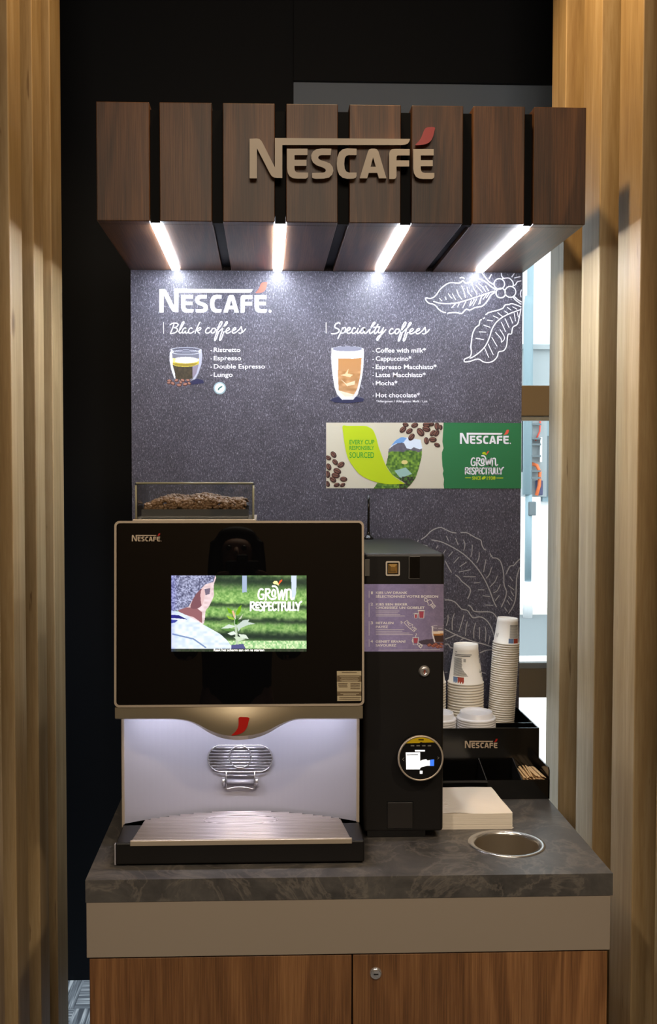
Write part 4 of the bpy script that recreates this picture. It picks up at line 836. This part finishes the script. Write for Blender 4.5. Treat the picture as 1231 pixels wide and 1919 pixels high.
# instruction poster
PB = (682.5, 1094.5, 831.2, 1221)
def paint_post(X, Y):
    x = (X - 680) * 7.942; y = (Y - 1090) * 7.942; n = vnoise(x, y, 18, 1) * .5 + vnoise(x, y, 70, 2) * .5; g = np.clip((x - 500) / 700, 0, 1)
    im = np.stack([134 + 24 * n - 22 * g, 126 + 22 * n - 24 * g, 176 + 22 * n - 44 * g], -1)
    put(im, inside(ellipse(1080, 900, 260, 46), x, y), (56, 44, 56), .8); cup = [(1035, 670), (1200, 660), (1200, 905), (1070, 905), (1045, 830), (1030, 750)]
    put(im, inside(cup, x, y), (128, 118, 140)); put(im, inside([(1035, 740), (1200, 730), (1200, 775), (1042, 778)], x, y), (232, 214, 200)); put(im, inside([(1042, 776), (1200, 772), (1200, 800), (1048, 806)], x, y), (176, 118, 60)); put(im, inside([(1050, 802), (1200, 798), (1200, 895), (1075, 895)], x, y), (66, 42, 36))
    e = ((x - 1150) / 128) ** 2 + ((y - 672) / 24) ** 2; put(im, (e > .75) & (e < 1.15), (206, 200, 214)); put(im, inside([(1022, 700), (1045, 660), (1040, 760), (1080, 905), (1060, 905), (1030, 800)], x, y), (224, 220, 230))
    for (a, c) in ((1000, 940), (1040, 960), (1090, 930), (1130, 955), (1170, 930), (1110, 975), (1160, 970), (980, 950), (1065, 945)):
        put(im, inside(ellipse(a, c, 30, 18, .4), x, y), (120, 62, 54)); put(im, inside(ellipse(a - 4, c - 5, 18, 9, .4), x, y), (176, 110, 92))
    return im
post = picture('instruction_poster', PB, .8, paint_post, pf(1), M_PIC, pay)
pt = lambda x, y: (680 + x / 7.942, 1090 + y / 7.942)
b = B()
def T(s, x0, x1, y, cap=36): text(b, s, pt(x0, 0)[0], pt(x1, 0)[0], pt(0, y)[1], cap / 7.942, pf(2), 0, .022)
T('1', 120, 148, 185, 40); T('KIES UW DRANK', 193, 662, 182); T('SÉLECTIONNEZ VOTRE BOISSON', 190, 1120, 238)
T('2', 113, 150, 355, 42); T('KIES EEN BEKER', 193, 665, 355); T('CHOISISSEZ UN GOBELET', 190, 918, 405)
T('3', 115, 150, 633, 42); T('BETALEN', 193, 455, 632); T('PAYEZ', 193, 375, 690)
T('4', 113, 150, 908, 42); T('GENIET ERVAN!', 190, 633, 908); T('SAVOUREZ', 190, 497, 965)
for y0, y1 in ((140, 240), (320, 525), (590, 800), (862, 970)): ribbon(b, [pt(92, y0), pt(92, y1)], .8, pf(2))
# fine lines of small print, too small to read
for x1, y in ((540, 437), (520, 465), (555, 490), (620, 510), (612, 714), (585, 738), (690, 764), (740, 788)): ribbon(b, [pt(193, y), pt(x1, y)], .75, pf(2))
ribbon(b, [pt(230, 1020), pt(1145, 1012)], .45, pf(2))
def ln(pts, w=1.0, sm=1): ribbon(b, [pt(*p) for p in pts], w, pf(2), 0, sm)
for o_, s_ in (((1000, 320), 1.0),):
    e = ellipse(935, 270, 22, 24); ln(e + e[:1]); ln([(950, 290), (975, 330), (965, 345), (990, 352), (1030, 330), (1040, 310), (1010, 272), (985, 270), (960, 290)]); ln([(1010, 350), (1040, 322), (1082, 365), (1048, 400), (1010, 355)]); e = ellipse(1048, 362, 14, 14); ln(e + e[:1])
ln([(757, 475), (818, 475)], 1.6); ln([(765, 480), (772, 545), (805, 545), (812, 480)]); ln([(822, 430), (915, 430)], 1.8); ln([(828, 440), (836, 543), (905, 543), (910, 440)], 1.1)
ln([(565, 590), (590, 605), (570, 630), (565, 590)]); ln([(610, 605), (660, 578), (690, 620), (740, 640), (735, 690), (690, 690), (640, 640), (610, 605)]); ln([(690, 690), (730, 720), (760, 745), (800, 705), (765, 675), (735, 690)]); ln([(660, 600), (690, 660), (720, 650)]); e = ellipse(770, 712, 14, 14); ln(e + e[:1])
ln([(785, 825), (785, 800), (798, 785), (790, 770)]); ln([(742, 832), (748, 940), (815, 940), (828, 832), (742, 832)], 1.2); ln([(742, 850), (730, 880), (745, 910)]); ln([(825, 910), (890, 950), (860, 995), (820, 950)]); e = ellipse(858, 960, 18, 18); ln(e + e[:1], 1.2)
b.flat([pt(*p) for p in ((770, 490), (808, 490), (802, 540), (775, 540))], pf(1.5), 1); b.flat([pt(*p) for p in ((835, 445), (905, 445), (900, 538), (842, 538))], pf(1.5), 1); b.flat([pt(*p) for p in ((755, 842), (818, 842), (810, 915), (760, 915))], pf(1.5), 1)
b.build('poster_text', [M_WHITEP, mat('poster red', C(170, 70, 92), .6)], post)
# controls above the poster
def pbox(x0, y0, x1, y1): a = atY(x0, y1, PF); c = atY(x1, y0, PF); return a.x, c.x, a.z, c.z
x0, x1, z0, z1 = pbox(722.5, 1051.5, 749, 1079)
b = B(); b.prism(rr(x0, x1, z0, z1, .003), lambda p: (p[0], PF - .003, p[1]), lambda p: (p[0], PF + .001, p[1]), 0, [rr(x0 + .0028, x1 - .0028, z0 + .0028, z1 - .0028, .001)]); o = b.build('button_bezel', mat('pale bezel', C(196, 186, 172), .4), pay)
b = B(); cx, cz = (x0 + x1) / 2, (z0 + z1) / 2; h = .0095
vs = [(cx - h, PF - .001, cz - h), (cx + h, PF - .001, cz - h), (cx + h, PF - .001, cz + h), (cx - h, PF - .001, cz + h)] + [(cx - h * .45, PF - .0045, cz - h * .5), (cx + h * .45, PF - .0045, cz - h * .5), (cx + h * .45, PF - .0045, cz + h * .4), (cx - h * .45, PF - .0045, cz + h * .4)]
b.add(vs, [(4, 5, 6, 7), (0, 1, 5, 4), (1, 2, 6, 5), (2, 3, 7, 6), (3, 0, 4, 7)]); b.build('return_button', M_GOLD, o)
x0, x1, z0, z1 = pbox(765.5, 1042.5, 786.5, 1084.5)
M_SLOT = mat('slot edge', C(96, 92, 88), .4)
b = B(); b.box(x0, x1, PF - .003, PF + .001, z1 - .0012, z1); b.box(x0, x0 + .0012, PF - .003, PF + .001, z0, z1); b.box(x0, x1, PF - .0015, PF + .001, z0, z0 + .0008); o = b.build('slot_frame', M_SLOT, pay); b = B(); b.box(x0 + .0012, x1, PF - .0012, PF + .001, z0 + .0008, z1 - .0012); b.build('coin_slot', M_BLACKG, o)
x0, x1, z0, z1 = pbox(683.5, 1048, 692.5, 1079.5); b = B(); b.box(x0, x1, PF - .0025, PF + .001, z0, z1, .0005); b.build('display_window', mat('grey plastic window', C(92, 90, 86), .2), pay)
x0, x1, z0, z1 = pbox(725.5, 1502.5, 773.5, 1552.5)
b = B(); b.prism(rr(x0 - .0015, x1 + .0015, z0 - .0015, z1 + .0015, .001), lambda p: (p[0], PF - .0006, p[1]), lambda p: (p[0], PF + .001, p[1]), 0, [rr(x0, x1, z0, z1, .0005)]); b.build('return_cup_frame', M_BLACKG, pay)
b = B(); b.box(x0 + .0005, x1 - .0005, PF - .0022, PF + .001, z0 + .0005, z1 - .0005, .0008); b.build('return_flap', mat('black plastic', C(34, 31, 29), .35), pay)
k_ = atY(795, 1258, PF)
b = B(); b.lathe([(0, .005), (.0035, .005), (.0042, .0065), (.0085, .0065), (.0095, .0055), (.011, .003), (.0118, 0)], (k_.x, PF, k_.z), 32, axis='Y'); lo = b.build('key_lock', M_CHROME, pay)
b = B(); b.box(k_.x - .0008, k_.x + .0008, PF - .0072, PF - .0050, k_.z - .004, k_.z + .003); b.build('keyhole', mat('keyhole copper', C(150, 60, 30), .4), lo)
# round contactless reader
dc = atY(788.2, 1421, PF - .028); DY = PF - .028; R0 = .0462
b = B(); b.lathe([(.0001, -.028), (R0 - .004, -.028), (R0 - .002, -.006), (R0 - .0015, 0)], (dc.x, DY, dc.z), 56, axis='Y'); rd = b.build('card_reader', M_BLACKG, pay)
b = B(); b.lathe([(R0 - .0036, .0002), (R0 - .003, .0016), (R0 - .0008, .0016), (R0, 0), (R0, -.004), (R0 - .002, -.004)], (dc.x, DY, dc.z), 64, axis='Y'); b.build('reader_ring', M_CHAMP, rd)
q9 = lambda x, y: (740 + x / 12.31, 1370 + y / 12.31)
def df(k): return lambda p: atY(p[0], p[1], DY - .0004 - .0003 * k)
b = B(); b.flat(ellipse(788.2, 1421, 41.5, 41.5, 0, 56), df(0), 0)
b.flat([q9(*p) for p in [(255, 285), (320, 220), (400, 165), (500, 128), (600, 118), (700, 128), (800, 165), (890, 220), (925, 262), (640, 268), (600, 250), (565, 278)]], df(1), 1)
b.flat([q9(*p) for p in [(250, 495), (580, 492), (580, 885), (262, 885)]], df(1), 2); b.flat([q9(*p) for p in [(270, 545), (535, 540), (535, 555), (270, 560)]], df(2), 0)
b.flat([q9(*p) for p in [(580, 690), (640, 665), (720, 650), (750, 680), (805, 670), (805, 800), (740, 800), (640, 825), (580, 850)]], df(1), 2); b.flat([q9(*p) for p in [(815, 662), (905, 655), (900, 805), (805, 805)]], df(1), 3)
b.flat([q9(*p) for p in [(575, 915), (635, 915), (635, 985), (575, 985)]], df(1), 2)
b.flat([q9(*p) for p in [(460, 435), (690, 435), (690, 470), (460, 470)]], df(1), 2)
for x in (405, 537, 665, 795): b.flat([q9(x - 40, 325), q9(x + 40, 325), q9(x + 40, 352), q9(x - 40, 352)], df(1), 4)
ribbon(b, [q9(210, 615), q9(172, 650), q9(208, 688)], 1.0, df(1), 4, 1); ribbon(b, [q9(985, 595), q9(1020, 618), q9(985, 645)], 1.0, df(1), 4, 1)
b.flat([q9(*p) for p in [(540, 190), (665, 190), (665, 212), (540, 212)]], df(2), 0)
b.build('reader_display', [mat('dark display', C(14, 12, 13), .15), mat('yellow header', C(196, 164, 6), .4), M_LIT, mat('lit blue', C(50, 110, 230), .4, emit=C(60, 116, 236), es=.9), mat('grey print', C(120, 118, 112), .5)], rd)
an = atY(687, 1008, -.13)
b = B(); b.lathe([(.0001, .0), (.0125, .0), (.0125, .003), (.010, .006), (.005, .011), (.0035, .02), (.0030, .07), (.0026, .107), (.0001, .108)], (an.x + .004, -.135, 1.4882), 20); b.build('antenna', M_BLACKG, pay)

# ------------------------------------------------------------------ cup organiser
ox0, ox1, oyl, oyu, oyb = .2050, .4945, -.317, -.2221, -.004
org = thing('cup_organiser', 'black two-tier organiser for cups, lids and stirrers', 'organiser', (.35, -.16, .9))
T_ = .003
b = B(); b.box(ox0, ox1, oyu, oyu + T_, .9002, 1.0417); b.box(ox0, ox0 + T_, oyu + T_, oyb, .9002, 1.0417); b.box(ox1 - T_, ox1, oyu + T_, oyb, .9002, 1.0417); b.box(ox0 + T_, ox1 - T_, oyb - T_, oyb, .9002, 1.0417)
b.box(ox0 + T_, ox1 - T_, oyu + T_, oyb - T_, .992, .995); b.build('upper_tier', M_BLACKG, org)
b = B(); b.box(.2985, .3005, oyu + T_, oyb - T_, .995, 1.030); b.box(.4000, .4020, oyu + T_, oyb - T_, .995, 1.030); b.box(.4020, ox1 - T_, -.1690, -.1665, .995, 1.0410); b.build('upper_divider', M_BLACKG, org)
b = B(); b.box(ox0, ox1, oyl, oyl + T_, .9002, .9445); b.box(ox0 + T_, ox1 - T_, oyl + T_, oyu - .0003, .9002, .9032)
side = [(oyl, .9002), (oyl, .966), (oyl + .006, .972), (oyu - .0003, .972), (oyu - .0003, .9002)]
for xa in (ox0, ox1 - T_): b.prism(side, lambda p: (xa, p[0], p[1]), lambda p: (xa + T_, p[0], p[1]))
b.build('lower_tier', M_BLACKG, org)
for xa in (.3487, .4305):
    b = B(); b.prism([(oyl + T_, .9035), (oyl + T_, .9445), (oyu - .0005, .9700), (oyu - .0005, .9035)], lambda p: (xa - .001, p[0], p[1]), lambda p: (xa + .001, p[0], p[1])); b.build('lower_divider', mat('acrylic edge', C(44, 44, 46), .2), org)
b = B(); logo(b, 871, 932, 1401.8, 1388.3, lambda p: atY(p[0], p[1], oyu - .0005), 0, 1, False); b.build('organiser_logo', [M_BEIGEP, M_RED], org)

ORD = 'top second third fourth fifth sixth seventh eighth ninth tenth eleventh twelfth thirteenth fourteenth fifteenth sixteenth seventeenth eighteenth nineteenth twentieth'.split()
TENS = {20: 'twenty', 30: 'thirty', 40: 'forty'}
ORDU = 'first second third fourth fifth sixth seventh eighth ninth'.split()
def nth(k):   # k = 1 is the top one
    if k <= 20: return ORD[k - 1]
    t, u = k // 10 * 10, k % 10
    return {20: 'twentieth', 30: 'thirtieth', 40: 'fortieth'}[t] if u == 0 else TENS[t] + '-' + ORDU[u - 1]
def cup_mesh(rr_, rb, h, name):   # upside down: rim at z = 0, foot at z = h
    b = B(); t = .0006
    prof = [(rr_ - .0042, .0010), (rr_ - .0036, -.0004), (rr_ - .0015, -.0009), (rr_ - .0002, .0006), (rr_, .0018), (rr_ - .0006, .0034), (rr_ - .0026, .0040), (rb + .0006, h * .86), (rb, h), (rb - .0016, h + .0002), (rb - .0022, h - .0010), (rb - .0030, h - .0036), (.0001, h - .0036)]
    b.lathe(prof, (0, 0, 0), 44)
    b.lathe([(rr_ - .0042, .0010), (rb - .0012, h - .006), (.0001, h - .006)], (0, 0, 0), 32)
    o = b.build(name, M_CUP); return o
def cyl_map(rb, rr_, h, a0):   # (u along the girth in m, v down from the foot in m) on the cup wall
    def f(p):
        v = p[1]; r = rb + (rr_ - .0026 - rb) * v / h + .0004; a = a0 + p[0] / r; return Vector((r * math.cos(a), r * math.sin(a), h - v))
    return f
def strip(b, u0, u1, v0, v1, fn, mi, n=5):
    vs = [fn((u0 + (u1 - u0) * i / n, v)) for v in (v0, v1) for i in range(n + 1)]; b.add(vs, [(i, i + 1, n + 2 + i, n + 1 + i) for i in range(n)], mi)
# medium cups
H1, RR1, RB1 = .0985, .0458, .0308
med = cup_mesh(RR1, RB1, H1, 'paper_cup'); med_free = True
H2, RR2, RB2 = .0650, .0340, .0255
tall = cup_mesh(RR2, RB2, H2, 'paper_cup')
def stack(src, n, base, pitch, axis, group, labels, keep):
    out = []
    for k in range(n):
        o = src if (k == 0 and keep) else src.copy()
        if not (k == 0 and keep): COL.objects.link(o)
        o.location = Vector(base) + axis * (pitch * k); o.rotation_euler = Vector((0, 0, 1)).rotation_difference(axis).to_euler()
        tag(o, labels(n - k), 'paper cup', group); out.append(o)
    return out
lab_m = lambda k: ('top white paper cup of the middle stack, dark small print and blue and red marks' if k == 1 else f'{nth(k)} white paper cup from the top of the middle stack')
lab_l = lambda k: ('top white paper cup of the half hidden stack beside the payment unit' if k == 1 else f'{nth(k)} paper cup down the half hidden stack beside the payment unit')
lab_t = lambda k: ('top small paper cup of the tall leaning stack, blue and red marks' if k == 1 else f'{nth(k)} small paper cup from the top of the tall leaning stack')
up = Vector((0, 0, 1))
ms = stack(med, 19, (.3478, -.0610, .9955), .0069, up, 'medium paper cups in the middle stack', lab_m, True)
ls = stack(med, 19, (.2525, -.0560, .9955), .0069, up, 'medium paper cups in the half hidden stack', lab_l, False)
ax = Vector((.060, .0, 1)).normalized()
ts = stack(tall, 40, (.4370, -.0610, .9965), .00572, ax, 'small paper cups in the tall leaning stack', lab_t, True)
def kid(b, name, m, par):
    o = b.build(name, m); o.parent = par; return o
A0 = math.radians(-90)
b = B(); f = cyl_map(RB1, RR1, H1, A0)
for u0, u1, v in ((-.0360, -.0300, .0170), (-.0380, .0085, .0228), (-.0370, .0050, .0266)): strip(b, u0, u1, v - .0007, v + .0007, f, 1, 10)
r_ = random.Random(1)
for k in range(24):
    v = .0318 + k * .00190; x1 = -.0158 if k < 14 else -.0158 + (k - 13) * .0014; strip(b, -.0400 - .0001 * k, x1 * r_.uniform(1, 1.15), v - .00048, v + .00048, f, 0, 8)
for k in range(4): strip(b, -.0125, -.0065, .0330 + k * .0022, .0340 + k * .0022, f, 0)
kid(b, 'cup_print', [M_INK, M_INKD], ms[-1])
b = B(); strip(b, -.0425, -.0290, .0785, .0935, f, 0, 8); strip(b, -.0284, -.0122, .0785, .0945, f, 1, 8); strip(b, -.0425, -.0122, .0785, .0803, f, 2, 12); kid(b, 'recycling_mark', [M_BLUEM, M_REDM, M_INKD], ms[-1])
b = B()
for u, v, w, h in ((.0350, .020, .003, .003), (.0335, .030, .003, .004), (.0355, .041, .004, .005), (.0340, .068, .006, .0015), (.0340, .065, .0012, .004), (.0410, .067, .007, .003), (.0420, .077, .005, .004)): strip(b, u, u + w, v - h, v + h, f, 0)
kid(b, 'side_print', [M_INK], ms[-1])
b = B(); f = cyl_map(RB2, RR2, H2, A0)
for k in range(17):
    v = .0154 + k * .00198; strip(b, .0005, .0330 * r_.uniform(.75, 1), v - .0005, v + .0005, f, 1 if k < 2 else 0, 8)
kid(b, 'cup_print', [M_INK, M_INKD], ts[-1])
b = B(); strip(b, -.0015, .0122, .0490, .0615, f, 0, 6); strip(b, .0127, .0287, .0490, .0615, f, 1, 8); strip(b, -.0015, .0287, .0487, .0503, f, 2, 10); kid(b, 'recycling_mark', [M_BLUEM, M_REDM, M_INKD], ts[-1])
b = B(); ribbon(b, [(-.0380, .0490), (-.0365, .0400), (-.0325, .0485), (-.0305, .0390)], .0016, f, 0, 1); kid(b, 'side_print', [M_INKD], ts[-1])
# lids
b = B(); RL = .0470
b.lathe([(RL - .002, .0006), (RL - .0008, 0), (RL, .0012), (RL, .0048), (RL - .0012, .0060), (RL - .0042, .0064), (RL - .0056, .0080), (RL - .0074, .0180), (RL - .0086, .0196), (RL - .0100, .0198), (RL - .0112, .0188), (RL - .0120, .0150), (RL - .022, .0140), (.0001, .0136)], (0, 0, 0), 48)
b.lathe([(RL - .002, .0006), (RL - .0060, .0050), (RL - .0140, .0125), (.0001, .0125)], (0, 0, 0), 32)
lid = b.build('cup_lid', M_LID)
def lids(n, base, ax, group, lab, keep):
    for k in range(n):
        o = lid if (keep and k == 0) else lid.copy()
        if o is not lid: COL.objects.link(o)
        o.location = Vector(base) + ax * (.0057 * k); o.rotation_euler = Vector((0, 0, 1)).rotation_difference(ax).to_euler(); tag(o, lab(n - k), 'cup lid', group)
lids(11, (.3525, -.1700, .9953), Vector((.0, -.03, 1)).normalized(), 'cup lids in the middle pile', lambda k: ('top white lid of the pile in front of the middle cups' if k == 1 else f'{nth(k)} white lid down the pile in front of the middle cups'), True)
lids(11, (.2535, -.1700, .9953), Vector((.05, -.02, 1)).normalized(), 'cup lids beside the payment unit', lambda k: ('top white lid of the half hidden pile beside the payment unit' if k == 1 else f'{nth(k)} white lid down the half hidden pile beside the payment unit'), False)
# wooden stirrers
sm = B(); sm.box(-.0026, .0026, -.044, .044, -.0007, .0007, .0005); stir = sm.build('wooden_stirrer', M_WOODST)
r_ = random.Random(7)
for k in range(24):
    o = stir if k == 0 else stir.copy()
    if k: COL.objects.link(o)
    layer = k // 8
    o.location = (.4405 + .0062 * (k % 8) + r_.uniform(-.001, .001), -.2680, .9365 + layer * .0055 + r_.uniform(-.001, .001) + .004 * math.sin((k % 8) / 7 * math.pi)); o.rotation_euler = (r_.uniform(-.05, .02), r_.uniform(-.5, .5), r_.uniform(-.10, .10))
    tag(o, 'pale wooden stirrer in the right lower compartment of the organiser', 'stirrer', 'wooden stirrers in the organiser')
# napkins
nb = B(); nx0, ny0 = .2055, -.516
def nk(x, y, z): return (x - .006 * max(0, (y - ny0) / .18), y, z)
layers = 13
for k in range(layers):
    z0 = .9004 + k * .0026; j = r_.uniform(-.0006, .0006); bm_ = B(); e0 = .0022
    pts = [nk(nx0, ny0 + j, 0), nk(.3608 + j, ny0 - .001 + j, 0), nk(.3612 + j, -.338, 0), nk(nx0, -.330, 0)]
    nb.prism([(p[0], p[1]) for p in pts], lambda p: (p[0], p[1], z0), lambda p: (p[0], p[1], z0 + e0 + .0002))
n1 = [nx0 + (.3612 - nx0) * i / 14 for i in range(15)]; m1 = [ny0 + (.182) * i / 12 for i in range(13)]
vs = [nk(x, y, .9341 + .0012 * math.sin(x * 55 + 1) * math.exp(-((y - ny0) / .03) ** 2) + .0006 * math.sin(y * 60 + x * 30)) for y in m1 for x in n1]
nb.add(vs, [(j * 15 + i, j * 15 + i + 1, (j + 1) * 15 + i + 1, (j + 1) * 15 + i) for j in range(12) for i in range(14)], 0, True)
nb.add([(.357, -.517, .9012), (.3655, -.512, .9010), (.3605, -.500, .9030)], [(0, 1, 2)])
tag(nb.build('napkins', mat('white paper napkin', C(236, 226, 212), .8), normals=True), 'thick pile of white paper napkins beside the payment unit', 'napkins', kind='stuff')

# ------------------------------------------------------------------ photographer, mirrored in the black glass
per = thing('person', 'dark-haired person in black holding a camera, mirrored in the glass', 'person', (-.27, -2.86, 0))
def skin(name, V, Ed, m, par, sub=2):
    me = bpy.data.meshes.new(name); o0 = ORG[par.name]; me.from_pydata([tuple(Vector(v[0]) - o0) for v in V], Ed, []); o = bpy.data.objects.new(name, me); COL.objects.link(o)
    md = o.modifiers.new('s', 'SKIN'); 
    for i, v in enumerate(V):
        sv = me.skin_vertices[0].data[i]; r = v[1]; sv.radius = r if isinstance(r, tuple) else (r, r); sv.use_root = (i == 0)
    o.modifiers.new('d', 'SUBSURF').levels = sub; o.modifiers['d'].render_levels = sub; o.parent = par; ORG[o.name] = o0
    dg = bpy.context.evaluated_depsgraph_get(); ev = o.evaluated_get(dg); nm = bpy.data.meshes.new_from_object(ev); o.modifiers.clear(); old = o.data; o.data = nm; o.data.materials.clear(); o.data.materials.append(m)
    for p in o.data.polygons: p.use_smooth = True
    return o
cxp, cyp = -.275, -2.86
hands = {-1: (-.338, -2.70, 1.455), 1: (-.162, -2.71, 1.460)}
V = [((cxp, cyp, .93), (.15, .11)), ((cxp, cyp, 1.08), (.125, .095)), ((cxp, cyp, 1.26), (.15, .10)), ((cxp, cyp - .01, 1.37), (.11, .075)), ((cxp, cyp, 1.44), .048), ((cxp, cyp + .01, 1.50), (.060, .065)), ((cxp, cyp + .015, 1.56), (.072, .090)), ((cxp, cyp + .01, 1.62), (.062, .075))]
Ed = [(i, i + 1) for i in range(7)]
for s in (-1, 1):
    k = len(V); hx_, hy_, hz_ = hands[s]
    V += [((cxp + s * .155, cyp, 1.36), .055), ((cxp + s * .215, cyp + .03, 1.13), .042), ((hx_ + s * .03, hy_ - .06, hz_ - .06), .027), ((hx_, hy_ - .01, hz_), (.030, .018))]
    Ed += [(3, k), (k, k + 1), (k + 1, k + 2), (k + 2, k + 3)]
    hb = k + 3
    for fi in range(4):
        q = len(V); dx = (fi - 1.5) * .013; V += [((hx_ + dx * .3 - s * .004, hy_ + .022, hz_ + .016 - fi * .014), .0085), ((hx_ - s * .022, hy_ + .040, hz_ + .018 - fi * .014), .008), ((hx_ - s * .040, hy_ + .036, hz_ + .018 - fi * .014), .007)]
        Ed += [(hb, q), (q, q + 1), (q + 1, q + 2)]
    q = len(V); V += [((hx_ - s * .018, hy_ - .022, hz_ - .006), .010), ((hx_ - s * .034, hy_ - .020, hz_ + .006), .008)]; Ed += [(hb, q), (q, q + 1)]
    k = len(V); V += [((cxp + s * .09, cyp, .86), (.085, .095)), ((cxp + s * .10, cyp + .01, .49), .058), ((cxp + s * .10, cyp - .02, .09), .038), ((cxp + s * .11, cyp + .10, .035), (.038, .03))]
    Ed += [(0, k), (k, k + 1), (k + 1, k + 2), (k + 2, k + 3)]
skin('body', V, Ed, M_SKIN, per)
CV = [((cxp, cyp, .90), (.165, .125)), ((cxp, cyp, 1.08), (.145, .115)), ((cxp, cyp, 1.26), (.168, .12)), ((cxp, cyp - .01, 1.385), (.125, .092)), ((cxp, cyp - .005, 1.43), .066)]
CE = [(0, 1), (1, 2), (2, 3), (3, 4)]
for s in (-1, 1):
    k = len(CV); hx_, hy_, hz_ = hands[s]; CV += [((cxp + s * .16, cyp, 1.365), .072), ((cxp + s * .218, cyp + .03, 1.13), .058), ((hx_ + s * .036, hy_ - .075, hz_ - .075), .040)]; CE += [(3, k), (k, k + 1), (k + 1, k + 2)]
skin('jacket', CV, CE, M_COAT, per)
TV = [((cxp, cyp, .93), (.158, .118))]; TE = []
for s in (-1, 1):
    k = len(TV); TV += [((cxp + s * .09, cyp, .84), (.095, .105)), ((cxp + s * .10, cyp + .01, .49), .072), ((cxp + s * .10, cyp - .02, .10), .056)]; TE += [(0, k), (k, k + 1), (k + 1, k + 2)]
skin('trousers', TV, TE, M_COAT, per)
for s in (-1, 1):
    b = B(); b.box(cxp + s * .105 - .045, cxp + s * .105 + .045, cyp - .08, cyp + .165, .0, .085, .03, 0, 3); b.build('shoe', M_COAT, per)
skin('hair', [((cxp, cyp - .038, 1.622), (.080, .076)), ((cxp, cyp - .058, 1.56), (.082, .058)), ((cxp, cyp - .065, 1.46), (.085, .045)), ((cxp, cyp - .065, 1.36), (.075, .035)), ((cxp - .075, cyp + .005, 1.58), (.022, .045)), ((cxp - .085, cyp, 1.47), (.024, .04)), ((cxp - .085, cyp, 1.36), (.020, .03)), ((cxp + .075, cyp + .005, 1.58), (.022, .045)), ((cxp + .085, cyp, 1.47), (.024, .04)), ((cxp + .085, cyp, 1.36), (.020, .03)), ((cxp, cyp + .006, 1.668), (.060, .026))],
     [(0, 1), (1, 2), (2, 3), (0, 4), (4, 5), (5, 6), (0, 7), (7, 8), (8, 9), (0, 10)], M_HAIR, per)
# face details
for s in (-1, 1):
    b = B(); b.lathe([(.0001, .011), (.006, .009), (.011, .002), (.011, -.004)], (cxp + s * .030, cyp + .088, 1.575), 14, axis='Y'); b.v = [(v[0], 2 * (cyp + .088) - v[1], v[2]) for v in b.v]; b.build('eye', mat('eye', C(60, 44, 36), .2), per)
b = B(); b.tube([(cxp, cyp + .098, 1.575), (cxp, cyp + .112, 1.545), (cxp, cyp + .100, 1.535)], [.007, .012, .010], 10); b.build('nose', M_SKIN, per)
b = B(); b.tube([(cxp - .022, cyp + .088, 1.508), (cxp, cyp + .097, 1.510), (cxp + .022, cyp + .088, 1.508)], [.003, .0065, .003], 8); b.build('mouth', mat('lips', C(160, 86, 80), .5), per)
pc = thing('photo_camera', 'black camera held up by the person mirrored in the glass', 'camera', (-.250, -2.69, 1.44))
b = B(); b.box(-.315, -.185, -2.725, -2.672, 1.430, 1.522, .008, 0, 3); b.box(-.272, -.228, -2.722, -2.675, 1.518, 1.545, .006); b.build('camera_body', M_BLACK, pc)
b = B(); b.lathe([(.0001, .004), (.036, .004), (.036, .06), (.040, .065), (.040, .085), (.034, .085), (.033, .07), (.0001, .07)], (-.250, -2.672, 1.475), 32, axis='Y'); b.v = [(v[0], 2 * -2.672 - v[1], v[2]) for v in b.v]; b.build('lens', M_BLACKG, pc)
